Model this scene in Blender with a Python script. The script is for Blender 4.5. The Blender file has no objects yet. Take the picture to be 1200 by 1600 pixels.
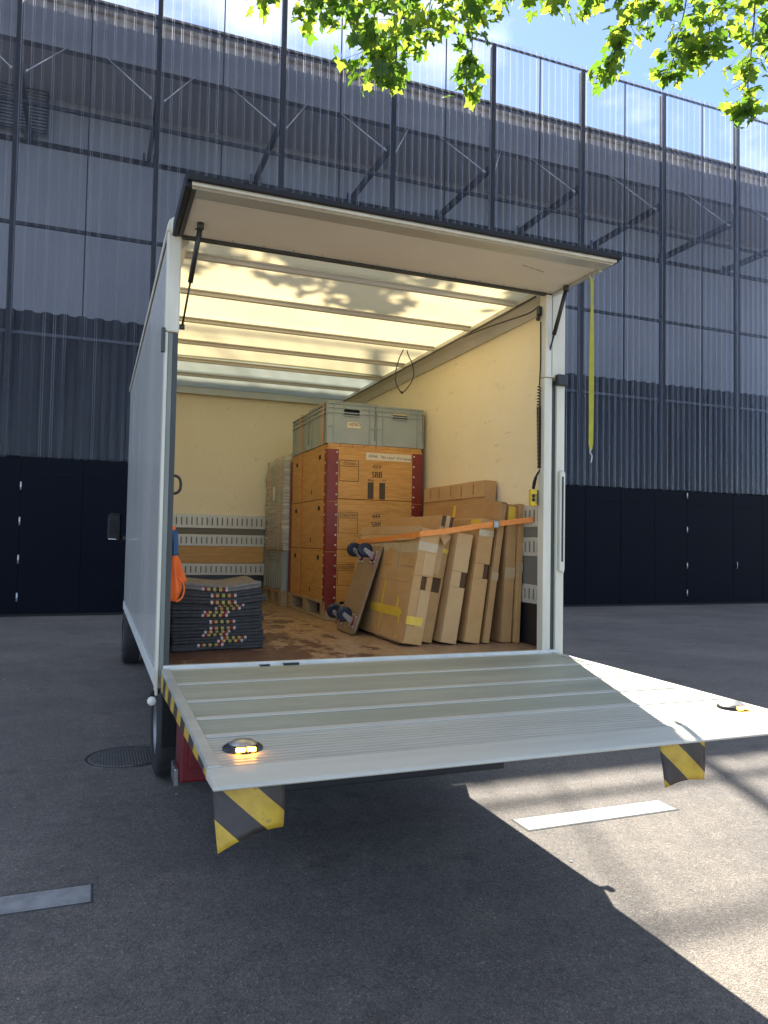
import bpy, bmesh, math, random
from mathutils import Vector, Matrix, Euler, noise
random.seed(7)
R = math.radians
SC = bpy.context.scene
COL = SC.collection

# ------------------------------------------------------------------ camera
FPX = 1168.08
CAM = Vector((-0.3653, -3.7635, 1.5966))
YAW, PITCH, ROLL = 0.3679, 0.0402, 0.0175
fw = Vector((math.sin(YAW)*math.cos(PITCH), math.cos(YAW)*math.cos(PITCH), math.sin(PITCH)))
rt0 = Vector((math.cos(YAW), -math.sin(YAW), 0)); up0 = rt0.cross(fw)
rt = rt0*math.cos(ROLL) + up0*math.sin(ROLL); up = up0*math.cos(ROLL) - rt0*math.sin(ROLL)
cd = bpy.data.cameras.new('camera'); cam = bpy.data.objects.new('camera', cd); COL.objects.link(cam)
cd.sensor_fit = 'VERTICAL'; cd.sensor_height = 36; cd.lens = 36*FPX/1600; cd.clip_start = .05; cd.clip_end = 2000
m3 = Matrix((rt, up, -fw)).transposed()
cam.matrix_world = Matrix.Translation(CAM) @ m3.to_4x4()
SC.camera = cam

# ------------------------------------------------------------------ light
SUNV = Vector((.388, .969, 1.0)).normalized()          # towards the sun
EL = math.asin(SUNV.z); AZ = math.atan2(SUNV.x, SUNV.y)
w = bpy.data.worlds.new('World'); SC.world = w; w.use_nodes = True
nt = w.node_tree; nt.nodes.clear()
out = nt.nodes.new('ShaderNodeOutputWorld'); bg = nt.nodes.new('ShaderNodeBackground')
sky = nt.nodes.new('ShaderNodeTexSky'); sky.sky_type = 'NISHITA'; sky.sun_disc = False
sky.sun_elevation = EL; sky.sun_rotation = AZ; sky.air_density = .5; sky.dust_density = .03; sky.ozone_density = 1.0
# thin white cloud drifting over the whole sky
tc = nt.nodes.new('ShaderNodeTexCoord'); mp = nt.nodes.new('ShaderNodeMapping'); mp.inputs['Scale'].default_value = (1.6, 1.6, 3.0); mp.inputs['Location'].default_value = (-3.2, -7.5, 5.8)
nz = nt.nodes.new('ShaderNodeTexNoise'); nz.inputs['Scale'].default_value = 2.2; nz.inputs['Detail'].default_value = 7; nz.inputs['Roughness'].default_value = .55
cr = nt.nodes.new('ShaderNodeValToRGB'); cr.color_ramp.elements[0].position = .47; cr.color_ramp.elements[1].position = .78
cr.color_ramp.elements[0].color = (0, 0, 0, 1); cr.color_ramp.elements[1].color = (.75, .75, .75, 1)
mx = nt.nodes.new('ShaderNodeMixRGB'); mx.inputs['Color2'].default_value = (7.4, 7.2, 7.0, 1)
nt.links.new(tc.outputs['Generated'], mp.inputs['Vector']); nt.links.new(mp.outputs[0], nz.inputs['Vector']); nt.links.new(nz.outputs['Fac'], cr.inputs[0])
nt.links.new(cr.outputs[0], mx.inputs['Fac']); nt.links.new(sky.outputs[0], mx.inputs['Color1']); nt.links.new(mx.outputs[0], bg.inputs[0])
bg.inputs[1].default_value = .098; nt.links.new(bg.outputs[0], out.inputs[0])
sl = bpy.data.lights.new('sun', 'SUN'); sl.energy = 4.9; sl.angle = R(.53); sl.color = (1, .915, .79)
sun = bpy.data.objects.new('sun', sl); COL.objects.link(sun); sun.rotation_euler = SUNV.to_track_quat('Z', 'Y').to_euler(); sun.location = (8, 20, 30)
vs = SC.view_settings; vs.view_transform = 'Standard'; vs.look = 'None'; vs.gamma = 1; vs.use_curve_mapping = False; vs.exposure = 2.05
SC.cycles.max_bounces = 10; SC.cycles.transparent_max_bounces = 16; SC.cycles.diffuse_bounces = 6

# ------------------------------------------------------------------ materials
MATS = {}
def mat(name, col, rough=.6, metal=0, col2=None, nscale=8, stretch=(1, 1, 1), bump=0, bscale=None, detail=5, lo=.35, hi=.65, spec=.5, coat=0, bdist=.004):
    m = bpy.data.materials.new(name); m.use_nodes = True; t = m.node_tree; b = t.nodes['Principled BSDF']
    b.inputs['Roughness'].default_value = rough; b.inputs['Metallic'].default_value = metal
    b.inputs['Base Color'].default_value = (*col, 1); b.inputs['Specular IOR Level'].default_value = spec; b.inputs['Coat Weight'].default_value = coat
    c = t.nodes.new('ShaderNodeTexCoord'); p = t.nodes.new('ShaderNodeMapping'); p.inputs['Scale'].default_value = stretch
    t.links.new(c.outputs['Object'], p.inputs['Vector'])
    if col2:
        n = t.nodes.new('ShaderNodeTexNoise'); n.inputs['Scale'].default_value = nscale; n.inputs['Detail'].default_value = detail; n.inputs['Roughness'].default_value = .6
        r = t.nodes.new('ShaderNodeValToRGB'); r.color_ramp.elements[0].position = lo; r.color_ramp.elements[1].position = hi
        r.color_ramp.elements[0].color = (*col, 1); r.color_ramp.elements[1].color = (*col2, 1)
        t.links.new(p.outputs[0], n.inputs['Vector']); t.links.new(n.outputs['Fac'], r.inputs[0]); t.links.new(r.outputs[0], b.inputs['Base Color'])
        # a little gloss variation
        g = t.nodes.new('ShaderNodeMapRange'); g.inputs['To Min'].default_value = max(0, rough-.08); g.inputs['To Max'].default_value = min(1, rough+.1)
        t.links.new(n.outputs['Fac'], g.inputs[0]); t.links.new(g.outputs[0], b.inputs['Roughness'])
    if bump:
        n2 = t.nodes.new('ShaderNodeTexNoise'); n2.inputs['Scale'].default_value = bscale or nscale*4; n2.inputs['Detail'].default_value = 4
        bp = t.nodes.new('ShaderNodeBump'); bp.inputs['Strength'].default_value = bump; bp.inputs['Distance'].default_value = bdist
        t.links.new(p.outputs[0], n2.inputs['Vector']); t.links.new(n2.outputs['Fac'], bp.inputs['Height']); t.links.new(bp.outputs[0], b.inputs['Normal'])
    MATS[name] = m
    return m
def N(m, kind, **kw):
    n = m.node_tree.nodes.new(kind)
    for k, v in kw.items(): n.inputs[k].default_value = v
    return n
def lk(m, a, b): m.node_tree.links.new(a, b)
def ramp(m, fac, stops, const=False):
    r = m.node_tree.nodes.new('ShaderNodeValToRGB'); e = r.color_ramp.elements
    if const: r.color_ramp.interpolation = 'CONSTANT'
    while len(e) < len(stops): e.new(1)
    for i, (p, c) in enumerate(stops): e[i].position = p; e[i].color = (*c, 1)
    lk(m, fac, r.inputs[0]); return r
def mixc(m, fac, a, b, mode='MIX'):
    x = m.node_tree.nodes.new('ShaderNodeMixRGB'); x.blend_type = mode
    for s, i in ((fac, 0), (a, 1), (b, 2)):
        if hasattr(s, 'links'): lk(m, s, x.inputs[i])
        else: x.inputs[i].default_value = s if i == 0 else (*s, 1)
    return x.outputs[0]
def bsdf(m): return m.node_tree.nodes['Principled BSDF']
def emis(name, col, st):
    m = mat(name, col, .3); b = bsdf(m); b.inputs['Emission Color'].default_value = (*col, 1); b.inputs['Emission Strength'].default_value = st; return m

# asphalt: stone grains in dark binder, tyre-polished streaks and patches
m = mat('asphalt', (.1, .1, .1), .78); b = bsdf(m)
c = N(m, 'ShaderNodeTexCoord').outputs['Object']
v = N(m, 'ShaderNodeTexVoronoi', Scale=165.0); lk(m, c, v.inputs['Vector'])
g1 = ramp(m, v.outputs['Color'], [(.0, (.092, .082, .07)), (.45, (.17, .152, .13)), (.8, (.225, .2, .17)), (1, (.38, .34, .287))])
v2 = N(m, 'ShaderNodeTexNoise', Scale=420.0, Detail=3.0); lk(m, c, v2.inputs['Vector'])
g2 = ramp(m, v2.outputs['Fac'], [(.3, (.55, .55, .55)), (.7, (1.4, 1.38, 1.34))])
a = mixc(m, 1.0, g1.outputs[0], g2.outputs[0], 'MULTIPLY')
n3 = N(m, 'ShaderNodeTexNoise', Scale=.55, Detail=6.0, Roughness=.62); lk(m, c, n3.inputs['Vector'])
g3 = ramp(m, n3.outputs['Fac'], [(.33, (.74, .75, .78)), (.55, (1, 1, 1)), (.72, (1.22, 1.2, 1.16))])
a = mixc(m, 1.0, a, g3.outputs[0], 'MULTIPLY')
mpn = N(m, 'ShaderNodeMapping'); mpn.inputs['Scale'].default_value = (.25, 2.6, 1); mpn.inputs['Rotation'].default_value = (0, 0, .12); lk(m, c, mpn.inputs['Vector'])
n4 = N(m, 'ShaderNodeTexNoise', Scale=1.1, Detail=5.0, Roughness=.7); lk(m, mpn.outputs[0], n4.inputs['Vector'])
g4 = ramp(m, n4.outputs['Fac'], [(.4, (.88, .88, .9)), (.62, (1, 1, 1)), (.7, (1.28, 1.26, 1.24))])
a = mixc(m, .8, a, g4.outputs[0], 'MULTIPLY')
# coarser stones, oil drips, fine cracks and tyre arcs
vb = N(m, 'ShaderNodeTexVoronoi', Scale=62.0); lk(m, c, vb.inputs['Vector'])
gb = ramp(m, vb.outputs['Color'], [(.0, (.72, .72, .72)), (.5, (1, 1, 1)), (.9, (1.1, 1.1, 1.09)), (1, (1.6, 1.58, 1.52))]); a = mixc(m, .85, a, gb.outputs[0], 'MULTIPLY')
nb = N(m, 'ShaderNodeTexNoise', Scale=9.0, Detail=8.0, Roughness=.7); lk(m, c, nb.inputs['Vector'])
gn = ramp(m, nb.outputs['Fac'], [(.3, (.86, .86, .87)), (.7, (1.14, 1.13, 1.12))]); a = mixc(m, 1.0, a, gn.outputs[0], 'MULTIPLY')
no = N(m, 'ShaderNodeTexNoise', Scale=1.9, Detail=6.0, Roughness=.6); lk(m, c, no.inputs['Vector'])
go_ = ramp(m, no.outputs['Fac'], [(.60, (1, 1, 1)), (.68, (.72, .71, .71)), (.76, (.55, .54, .54))]); a = mixc(m, .8, a, go_.outputs[0], 'MULTIPLY')
nd = N(m, 'ShaderNodeTexNoise', Scale=1.4, Detail=5.0); lk(m, c, nd.inputs['Vector'])
vm = m.node_tree.nodes.new('ShaderNodeVectorMath'); vm.operation = 'MULTIPLY_ADD'; vm.inputs[1].default_value = (.5, .5, .5); lk(m, nd.outputs['Color'], vm.inputs[0]); lk(m, c, vm.inputs[2])
vc = N(m, 'ShaderNodeTexVoronoi', Scale=.42); vc.feature = 'DISTANCE_TO_EDGE'; lk(m, vm.outputs[0], vc.inputs['Vector'])
gc = ramp(m, vc.outputs['Distance'], [(.0, (.45, .44, .43)), (.0035, (.8, .8, .8)), (.006, (1, 1, 1))])
nm = ramp(m, n3.outputs['Fac'], [(.52, (0, 0, 0)), (.62, (.22, .22, .22))]); a = mixc(m, nm.outputs[0], a, mixc(m, 1.0, a, gc.outputs[0], 'MULTIPLY'))
for cx0, cy0, rad, val in ((-9.5, 3.0, 9.2, 1.16), (-9.5, 3.0, 10.9, 1.13), (14.0, 9.5, 7.4, 1.14), (14.0, 9.5, 9.1, 1.12), (2.0, 14.5, 16.6, .84)):
    vs1 = m.node_tree.nodes.new('ShaderNodeVectorMath'); vs1.operation = 'DISTANCE'; vs1.inputs[1].default_value = (cx0, cy0, 0); lk(m, c, vs1.inputs[0])
    m1_ = m.node_tree.nodes.new('ShaderNodeMath'); m1_.operation = 'SUBTRACT'; m1_.inputs[1].default_value = rad; lk(m, vs1.outputs['Value'], m1_.inputs[0])
    m2_ = m.node_tree.nodes.new('ShaderNodeMath'); m2_.operation = 'ABSOLUTE'; lk(m, m1_.outputs[0], m2_.inputs[0])
    g5 = ramp(m, m2_.outputs[0], [(.03, (val, val, val)), (.13, (1, 1, 1))]); a = mixc(m, n4.outputs['Fac'], a, mixc(m, 1.0, a, g5.outputs[0], 'MULTIPLY'))
lk(m, a, b.inputs['Base Color'])
bp = N(m, 'ShaderNodeBump', Strength=.9, Distance=.0035); lk(m, v.outputs['Distance'], bp.inputs['Height'])
bp2 = N(m, 'ShaderNodeBump', Strength=.6, Distance=.002); lk(m, v2.outputs['Fac'], bp2.inputs['Height']); lk(m, bp.outputs[0], bp2.inputs['Normal']); lk(m, bp2.outputs[0], b.inputs['Normal'])

mat('inlay', (.24, .245, .235), .6, col2=(.40, .40, .375), nscale=9, bump=.3, bscale=120)
mat('inlay_edge', (.035, .034, .033), .8, col2=(.1, .1, .095), nscale=40)
mat('iron', (.06, .058, .055), .6, .3, col2=(.11, .105, .098), nscale=14, bump=.3, bscale=120)
mat('iron_worn', (.15, .145, .135), .5, .3, col2=(.2, .195, .18), nscale=14)
mat('navy', (.0022, .0035, .0075), .45, col2=(.0034, .005, .0098), nscale=1.2, bump=.05, bscale=3, spec=.06)
mat('joint', (.004, .004, .005), .8)
mat('steel_hinge', (.5, .5, .5), .4, .7)
mat('mullion', (.012, .013, .016), .55, col2=(.02, .021, .025), nscale=3, spec=.25)
mat('inner_wall', (.19, .197, .215), .6, col2=(.25, .255, .272), nscale=.7, stretch=(1, 1, .25), bump=.1, bscale=20)
mat('inner_dark', (.010, .011, .014), .6, col2=(.017, .018, .022), nscale=1.5, stretch=(2, 1, .3), spec=.2)
mat('fascia', (.10, .105, .125), .55, col2=(.14, .143, .16), nscale=1, stretch=(.4, 1, 1))
mat('soffit', (.36, .37, .42), .6); mat('backing_rail', (.06, .06, .072), .5); mat('coping', (.03, .03, .034), .5)
mat('rod', (.6, .6, .6), .3, .6)
# clear ribbed plastic screen: mostly see-through, a soft sheen, a faint film with rib reflections painted in
m = mat('screen', (.3, .31, .36), .25); t = m.node_tree; t.nodes.clear()
o_ = t.nodes.new('ShaderNodeOutputMaterial'); tr = t.nodes.new('ShaderNodeBsdfTransparent'); tr.inputs[0].default_value = (.80, .82, .85, 1)
gl = t.nodes.new('ShaderNodeBsdfGlossy'); gl.inputs['Roughness'].default_value = .22; gl.inputs[0].default_value = (.85, .87, .95, 1)
df = t.nodes.new('ShaderNodeBsdfTranslucent'); df.inputs[0].default_value = (.55, .56, .6, 1)
dd = t.nodes.new('ShaderNodeBsdfDiffuse'); dd.inputs[0].default_value = (.42, .43, .47, 1)
ly = t.nodes.new('ShaderNodeLayerWeight'); ly.inputs[0].default_value = .5
mr = t.nodes.new('ShaderNodeMapRange'); mr.inputs['From Min'].default_value = .30; mr.inputs['From Max'].default_value = .9; mr.inputs['To Min'].default_value = .012; mr.inputs['To Max'].default_value = .85
t.links.new(ly.outputs['Facing'], mr.inputs[0])
m0 = t.nodes.new('ShaderNodeMixShader'); m0.inputs[0].default_value = .5; t.links.new(df.outputs[0], m0.inputs[1]); t.links.new(dd.outputs[0], m0.inputs[2])
m1 = t.nodes.new('ShaderNodeMixShader'); t.links.new(mr.outputs[0], m1.inputs[0]); t.links.new(tr.outputs[0], m1.inputs[1]); t.links.new(gl.outputs[0], m1.inputs[2])
m2 = t.nodes.new('ShaderNodeMixShader'); m2.inputs[0].default_value = .16
nn = t.nodes.new('ShaderNodeTexNoise'); nn.inputs['Scale'].default_value = 1.3; nn.inputs['Detail'].default_value = 8; cc = t.nodes.new('ShaderNodeTexCoord'); pp = t.nodes.new('ShaderNodeMapping'); pp.inputs['Scale'].default_value = (3, 1, .35)
mr2 = t.nodes.new('ShaderNodeMapRange'); mr2.inputs['From Min'].default_value = .35; mr2.inputs['From Max'].default_value = .7; mr2.inputs['To Min'].default_value = .03; mr2.inputs['To Max'].default_value = .10
t.links.new(cc.outputs['Object'], pp.inputs[0]); t.links.new(pp.outputs[0], nn.inputs['Vector']); t.links.new(nn.outputs['Fac'], mr2.inputs[0])
def MN(op, a, b=None, c=None):
    q = t.nodes.new('ShaderNodeMath'); q.operation = op
    for i, v_ in enumerate((a, b, c)):
        if v_ is None: continue
        if hasattr(v_, 'links'): t.links.new(v_, q.inputs[i])
        else: q.inputs[i].default_value = v_
    return q.outputs[0]
sxx = t.nodes.new('ShaderNodeSeparateXYZ'); t.links.new(cc.outputs['Object'], sxx.inputs[0])
ph_ = MN('FRACT', MN('DIVIDE', MN('ADD', sxx.outputs[0], 7.0+.1945*400), .1945))
ds_ = MN('ABSOLUTE', MN('SUBTRACT', ph_, .5))
e1 = MN('SUBTRACT', 1.0, MN('MINIMUM', 1.0, MN('DIVIDE', MN('ABSOLUTE', MN('SUBTRACT', ds_, .10)), .055)))  # pale line pair beside each rib: sky reflections painted into the film
wn = t.nodes.new('ShaderNodeTexNoise'); wn.inputs['Scale'].default_value = 2.7; wn.inputs['Detail'].default_value = 3
pq = t.nodes.new('ShaderNodeMapping'); pq.inputs['Scale'].default_value = (1.0, 0, .05); t.links.new(cc.outputs['Object'], pq.inputs[0]); t.links.new(pq.outputs[0], wn.inputs['Vector'])
amp_ = MN('MULTIPLY', MN('MAXIMUM', 0.0, MN('SUBTRACT', wn.outputs['Fac'], .22)), 1.15)
t.links.new(MN('MULTIPLY_ADD', e1, amp_, mr2.outputs[0]), m2.inputs[0])
t.links.new(m1.outputs[0], m2.inputs[1]); t.links.new(m0.outputs[0], m2.inputs[2]); t.links.new(m2.outputs[0], o_.inputs[0])

mat('truck_white', (.54, .54, .505), .25, col2=(.575, .572, .535), nscale=1.2, stretch=(1, 1, .35), coat=.3)
mat('frame_paint', (.56, .54, .43), .4, col2=(.66, .635, .52), nscale=5, stretch=(3, 3, .4))
mat('trim_white', (.66, .67, .62), .4, col2=(.55, .56, .51), nscale=9)
mat('wall_inside', (.80, .68, .42), .5, col2=(.85, .73, .48), nscale=2.5, lo=.3, hi=.7, bump=.08, bscale=12)
# scuffs on the inside walls
m = MATS['wall_inside']; b = bsdf(m); src = b.inputs['Base Color'].links[0].from_socket
c = N(m, 'ShaderNodeTexCoord').outputs['Object']
mpn = N(m, 'ShaderNodeMapping'); mpn.inputs['Scale'].default_value = (7, 2.2, 9); mpn.inputs['Rotation'].default_value = (.35, .2, 0); lk(m, c, mpn.inputs['Vector'])
n4 = N(m, 'ShaderNodeTexNoise', Scale=2.4, Detail=8.0, Roughness=.72); lk(m, mpn.outputs[0], n4.inputs['Vector'])
g4 = ramp(m, n4.outputs['Fac'], [(.595, (1, 1, 1)), (.635, (.86, .85, .8)), (.70, (.70, .67, .6)), (.8, (.55, .52, .45))]); lk(m, mixc(m, .75, src, g4.outputs[0], 'MULTIPLY'), b.inputs['Base Color'])
mat('rail_alu', (.50, .48, .40), .45, .25, col2=(.6, .57, .47), nscale=7)
mat('slot', (.16, .145, .115), .8)
mat('rib_paint', (.5, .48, .42), .4, col2=(.58, .56, .48), nscale=4, stretch=(.3, 2, 1)); mat('cornice_paint', (.55, .54, .46), .4, col2=(.62, .6, .52), nscale=4)
mat('alu', (.46, .47, .42), .42, .45, col2=(.55, .56, .5), nscale=4, stretch=(.3, 2, 1))
mat('flap_inside', (.63, .585, .495), .5, col2=(.69, .645, .55), nscale=1.6)
mat('rubber', (.007, .007, .008), .5, col2=(.011, .011, .011), nscale=20, spec=.3)
mat('seal_dark', (.03, .034, .03), .5, col2=(.05, .055, .05), nscale=8, stretch=(1, 1, .3))
mat('post_grey', (.16, .175, .15), .45, col2=(.21, .225, .195), nscale=7, stretch=(2, 2, .3))
mat('black_plastic', (.015, .015, .016), .4)
mat('tyre', (.014, .014, .015), .75, col2=(.03, .029, .028), nscale=12, bump=.3, bscale=60)
mat('rim', (.25, .25, .25), .4, .7)
mat('red_lamp', (.13, .005, .009), .3, col2=(.18, .008, .013), nscale=5, coat=.4)
mat('chrome', (.5, .5, .5), .25, .9)
mat('glass_dark', (.01, .012, .014), .08); mat('mirror_dark', (.006, .006, .007), .35, spec=.25)
mat('white_plastic', (.7, .7, .66), .4)
mat('dark_skirt', (.02, .02, .02), .7)
# translucent yellowed roof sheet
def sheet_mat(name, col, tcol, fac, nsc=3):
    m = mat(name, col, .5); t = m.node_tree; t.nodes.clear()
    o_ = t.nodes.new('ShaderNodeOutputMaterial'); d = t.nodes.new('ShaderNodeBsdfDiffuse'); tl = t.nodes.new('ShaderNodeBsdfTranslucent'); x = t.nodes.new('ShaderNodeMixShader')
    n = t.nodes.new('ShaderNodeTexNoise'); n.inputs['Scale'].default_value = nsc; n.inputs['Detail'].default_value = 6; c = t.nodes.new('ShaderNodeTexCoord')
    r = t.nodes.new('ShaderNodeValToRGB'); r.color_ramp.elements[0].color = (tcol[0]*.86, tcol[1]*.86, tcol[2]*.84, 1); r.color_ramp.elements[1].color = (*tcol, 1)
    r.color_ramp.elements[0].position = .3; r.color_ramp.elements[1].position = .62
    t.links.new(c.outputs['Object'], n.inputs['Vector']); t.links.new(n.outputs['Fac'], r.inputs[0]); t.links.new(r.outputs[0], tl.inputs[0])
    d.inputs[0].default_value = (*col, 1); x.inputs[0].default_value = fac
    t.links.new(d.outputs[0], x.inputs[1]); t.links.new(tl.outputs[0], x.inputs[2]); t.links.new(x.outputs[0], o_.inputs[0]); return m
sheet_mat('roof_sheet', (.78, .74, .6), (.90, .765, .44), .35)
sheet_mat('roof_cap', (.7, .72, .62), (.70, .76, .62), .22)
# worn brown deck inside: dark film worn through to light plywood
m = mat('deck', (.1, .05, .03), .42); b = bsdf(m); c = N(m, 'ShaderNodeTexCoord').outputs['Object']
mpn = N(m, 'ShaderNodeMapping'); mpn.inputs['Scale'].default_value = (1.5, 1, 1); mpn.inputs['Location'].default_value = (.35, 0, 0); lk(m, c, mpn.inputs['Vector'])
n1 = N(m, 'ShaderNodeTexNoise', Scale=3.6, Detail=12.0, Roughness=.74); lk(m, mpn.outputs[0], n1.inputs['Vector'])
sx = N(m, 'ShaderNodeSeparateXYZ'); lk(m, c, sx.inputs[0])
mr_ = N(m, 'ShaderNodeMapRange'); mr_.inputs['From Min'].default_value = .45-1.07; mr_.inputs['From Max'].default_value = 1.25-1.07; mr_.inputs['To Min'].default_value = -.12; mr_.inputs['To Max'].default_value = .10; lk(m, sx.outputs[0], mr_.inputs[0])
ad = m.node_tree.nodes.new('ShaderNodeMath'); ad.operation = 'ADD'; lk(m, n1.outputs['Fac'], ad.inputs[0]); lk(m, mr_.outputs[0], ad.inputs[1])
wr = ramp(m, ad.outputs[0], [(.49, (0, 0, 0)), (.51, (1, 1, 1))])
n2 = N(m, 'ShaderNodeTexNoise', Scale=16.0, Detail=6.0); lk(m, mpn.outputs[0], n2.inputs['Vector'])
dk = ramp(m, n2.outputs['Fac'], [(.3, (.075, .034, .02)), (.7, (.13, .065, .04))]); lt = ramp(m, n2.outputs['Fac'], [(.3, (.27, .165, .085)), (.7, (.40, .27, .15))])
lk(m, mixc(m, wr.outputs[0], dk.outputs[0], lt.outputs[0]), b.inputs['Base Color'])
# grooved platform plate
def plate(name, c1, c2, sc, st):
    m = mat(name, c1, .5, .15, col2=c2, nscale=3, stretch=(.35, 2.5, 1)); b = bsdf(m); c = N(m, 'ShaderNodeTexCoord').outputs['Object']
    wv = N(m, 'ShaderNodeTexWave', Scale=sc); wv.bands_direction = 'Y'; lk(m, c, wv.inputs['Vector'])
    bp = N(m, 'ShaderNodeBump', Strength=st, Distance=.002); lk(m, wv.outputs['Fac'], bp.inputs['Height']); lk(m, bp.outputs[0], b.inputs['Normal'])
    # scratches
    mpn = N(m, 'ShaderNodeMapping'); mpn.inputs['Scale'].default_value = (2, 26, 1); mpn.inputs['Rotation'].default_value = (0, 0, .5); lk(m, c, mpn.inputs['Vector'])
    n = N(m, 'ShaderNodeTexNoise', Scale=3.0, Detail=9.0, Roughness=.75); lk(m, mpn.outputs[0], n.inputs['Vector'])
    g = ramp(m, n.outputs['Fac'], [(.3, (.78, .78, .78)), (.55, (1, 1, 1)), (.66, (1.05, 1.05, 1.05)), (.72, (1.35, 1.35, 1.35))])
    src = b.inputs['Base Color'].links[0].from_socket
    gv = ramp(m, wv.outputs['Fac'], [(.2, (.74, .74, .73)), (.6, (1, 1, 1))])
    x = mixc(m, 1, src, g.outputs[0], 'MULTIPLY'); lk(m, mixc(m, .8, x, gv.outputs[0], 'MULTIPLY'), b.inputs['Base Color'])
    return m
plate('plate', (.335, .35, .26), (.42, .43, .325), 34.0, .5)
mat('plate_lip', (.5, .49, .405), .45, .15, col2=(.57, .56, .47), nscale=5, stretch=(.3, 2, 1), bump=.1, bscale=30); plate('plate_ridged', (.49, .485, .40), (.55, .54, .45), 11.0, .9)
mat('plate_seam', (.58, .57, .48), .4, .2, col2=(.5, .51, .46), nscale=12, stretch=(.3, 1, 1))
# hazard stripes (printed film), diagonal
def hazard(name, axis, period, slant, off=0.0):  # printed film
    m = mat(name, (.5, .33, .02), .45); b = bsdf(m); c = N(m, 'ShaderNodeTexCoord').outputs['Object']
    s = N(m, 'ShaderNodeSeparateXYZ'); lk(m, c, s.inputs[0])
    ma = m.node_tree.nodes.new('ShaderNodeMath'); ma.operation = 'MULTIPLY'; ma.inputs[1].default_value = slant; lk(m, s.outputs[2], ma.inputs[0])
    ab = m.node_tree.nodes.new('ShaderNodeMath'); ab.operation = 'ADD'; lk(m, s.outputs[axis], ab.inputs[0]); lk(m, ma.outputs[0], ab.inputs[1])
    of = m.node_tree.nodes.new('ShaderNodeMath'); of.operation = 'ADD'; of.inputs[1].default_value = off; lk(m, ab.outputs[0], of.inputs[0])
    dv = m.node_tree.nodes.new('ShaderNodeMath'); dv.operation = 'DIVIDE'; dv.inputs[1].default_value = period; lk(m, of.outputs[0], dv.inputs[0])
    fr = m.node_tree.nodes.new('ShaderNodeMath'); fr.operation = 'FRACT'; lk(m, dv.outputs[0], fr.inputs[0])
    gt = m.node_tree.nodes.new('ShaderNodeMath'); gt.operation = 'GREATER_THAN'; gt.inputs[1].default_value = .5; lk(m, fr.outputs[0], gt.inputs[0])
    n = N(m, 'ShaderNodeTexNoise', Scale=18.0, Detail=7.0); lk(m, c, n.inputs['Vector'])
    y = ramp(m, n.outputs['Fac'], [(.3, (.40, .25, .02)), (.62, (.56, .37, .03)), (.7, (.3, .2, .05))]); k = ramp(m, n.outputs['Fac'], [(.3, (.022, .017, .014)), (.7, (.05, .039, .033))])
    lk(m, mixc(m, gt.outputs[0], y.outputs[0], k.outputs[0]), b.inputs['Base Color']); return m
hazard('hazard_flag', 0, .19, 1.1, .083); hazard('hazard_flag_b', 0, .19, 1.1, -1.372)
hazard('hazard_edge', 1, .25, .6)
def wood(name, c1, c2, sc, stretch, knots=True, rough=.55):
    m = mat(name, c1, rough); b = bsdf(m); c = N(m, 'ShaderNodeTexCoord').outputs['Object']
    mpn = N(m, 'ShaderNodeMapping'); mpn.inputs['Scale'].default_value = stretch; lk(m, c, mpn.inputs['Vector'])
    n = N(m, 'ShaderNodeTexNoise', Scale=sc, Detail=7.0, Roughness=.6, Distortion=.8); lk(m, mpn.outputs[0], n.inputs['Vector'])
    g = ramp(m, n.outputs['Fac'], [(.32, c1), (.5, tuple((x+y)/2 for x, y in zip(c1, c2))), (.68, c2)])
    o = g.outputs[0]
    if knots:
        n2 = N(m, 'ShaderNodeTexNoise', Scale=5.5, Detail=3.0, Roughness=.5); 
        mp2 = N(m, 'ShaderNodeMapping'); mp2.inputs['Scale'].default_value = tuple(.35*s+.65 if s > 3 else 1 for s in stretch); lk(m, c, mp2.inputs['Vector']); lk(m, mp2.outputs[0], n2.inputs['Vector'])
        k = ramp(m, n2.outputs['Fac'], [(.7, (1, 1, 1)), (.76, (.6, .5, .4))]); o = mixc(m, 1, o, k.outputs[0], 'MULTIPLY')
    lk(m, o, b.inputs['Base Color']); return m
wood('crate_wood', (.46, .21, .035), (.64, .33, .075), 5, (1.2, 1.2, 14))
wood('crate_wood_side', (.42, .20, .045), (.58, .31, .085), 5, (1.2, 1.2, 14))
wood('pallet_wood', (.28, .2, .11), (.44, .33, .2), 7, (2, 2, 16), False, .8)
wood('dolly_wood', (.20, .12, .055), (.34, .21, .10), 6, (14, 14, 1.4), False, .5)
wood('board_wood', (.44, .22, .05), (.6, .34, .1), 5, (1.2, 1, 12), False)
mat('red_steel', (.17, .017, .007), .45, col2=(.21, .023, .01), nscale=6, bump=.05)
mat('rivet', (.6, .55, .5), .35, .6)
mat('grey_plastic', (.28, .31, .27), .5, col2=(.32, .35, .30), nscale=6)
mat('grey_plastic_shade', (.10, .115, .105), .6)
mat('ink', (.02, .016, .014), .7)
mat('ink_brown', (.12, .06, .02), .8)
mat('barcode', (.05, .04, .03), .7)
mat('masking_tape', (.66, .56, .36), .6)
mat('cardboard', (.42, .225, .075), .75, col2=(.49, .28, .10), nscale=4, stretch=(1, 1, 2.5), bump=.06, bscale=25)
mat('cardboard_b', (.36, .19, .065), .75, col2=(.43, .24, .09), nscale=3, stretch=(1, 1, 2), bump=.08, bscale=18)
mat('cardboard_c', (.45, .265, .105), .75, col2=(.51, .315, .135), nscale=5, bump=.05, bscale=22)
mat('cardboard_edge', (.22, .13, .06), .85)
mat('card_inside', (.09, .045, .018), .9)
mat('tape_yellow', (.62, .38, .02), .35, col2=(.7, .46, .05), nscale=10)
mat('tape_clear', (.40, .28, .14), .15, col2=(.46, .33, .18), nscale=12)
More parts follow.
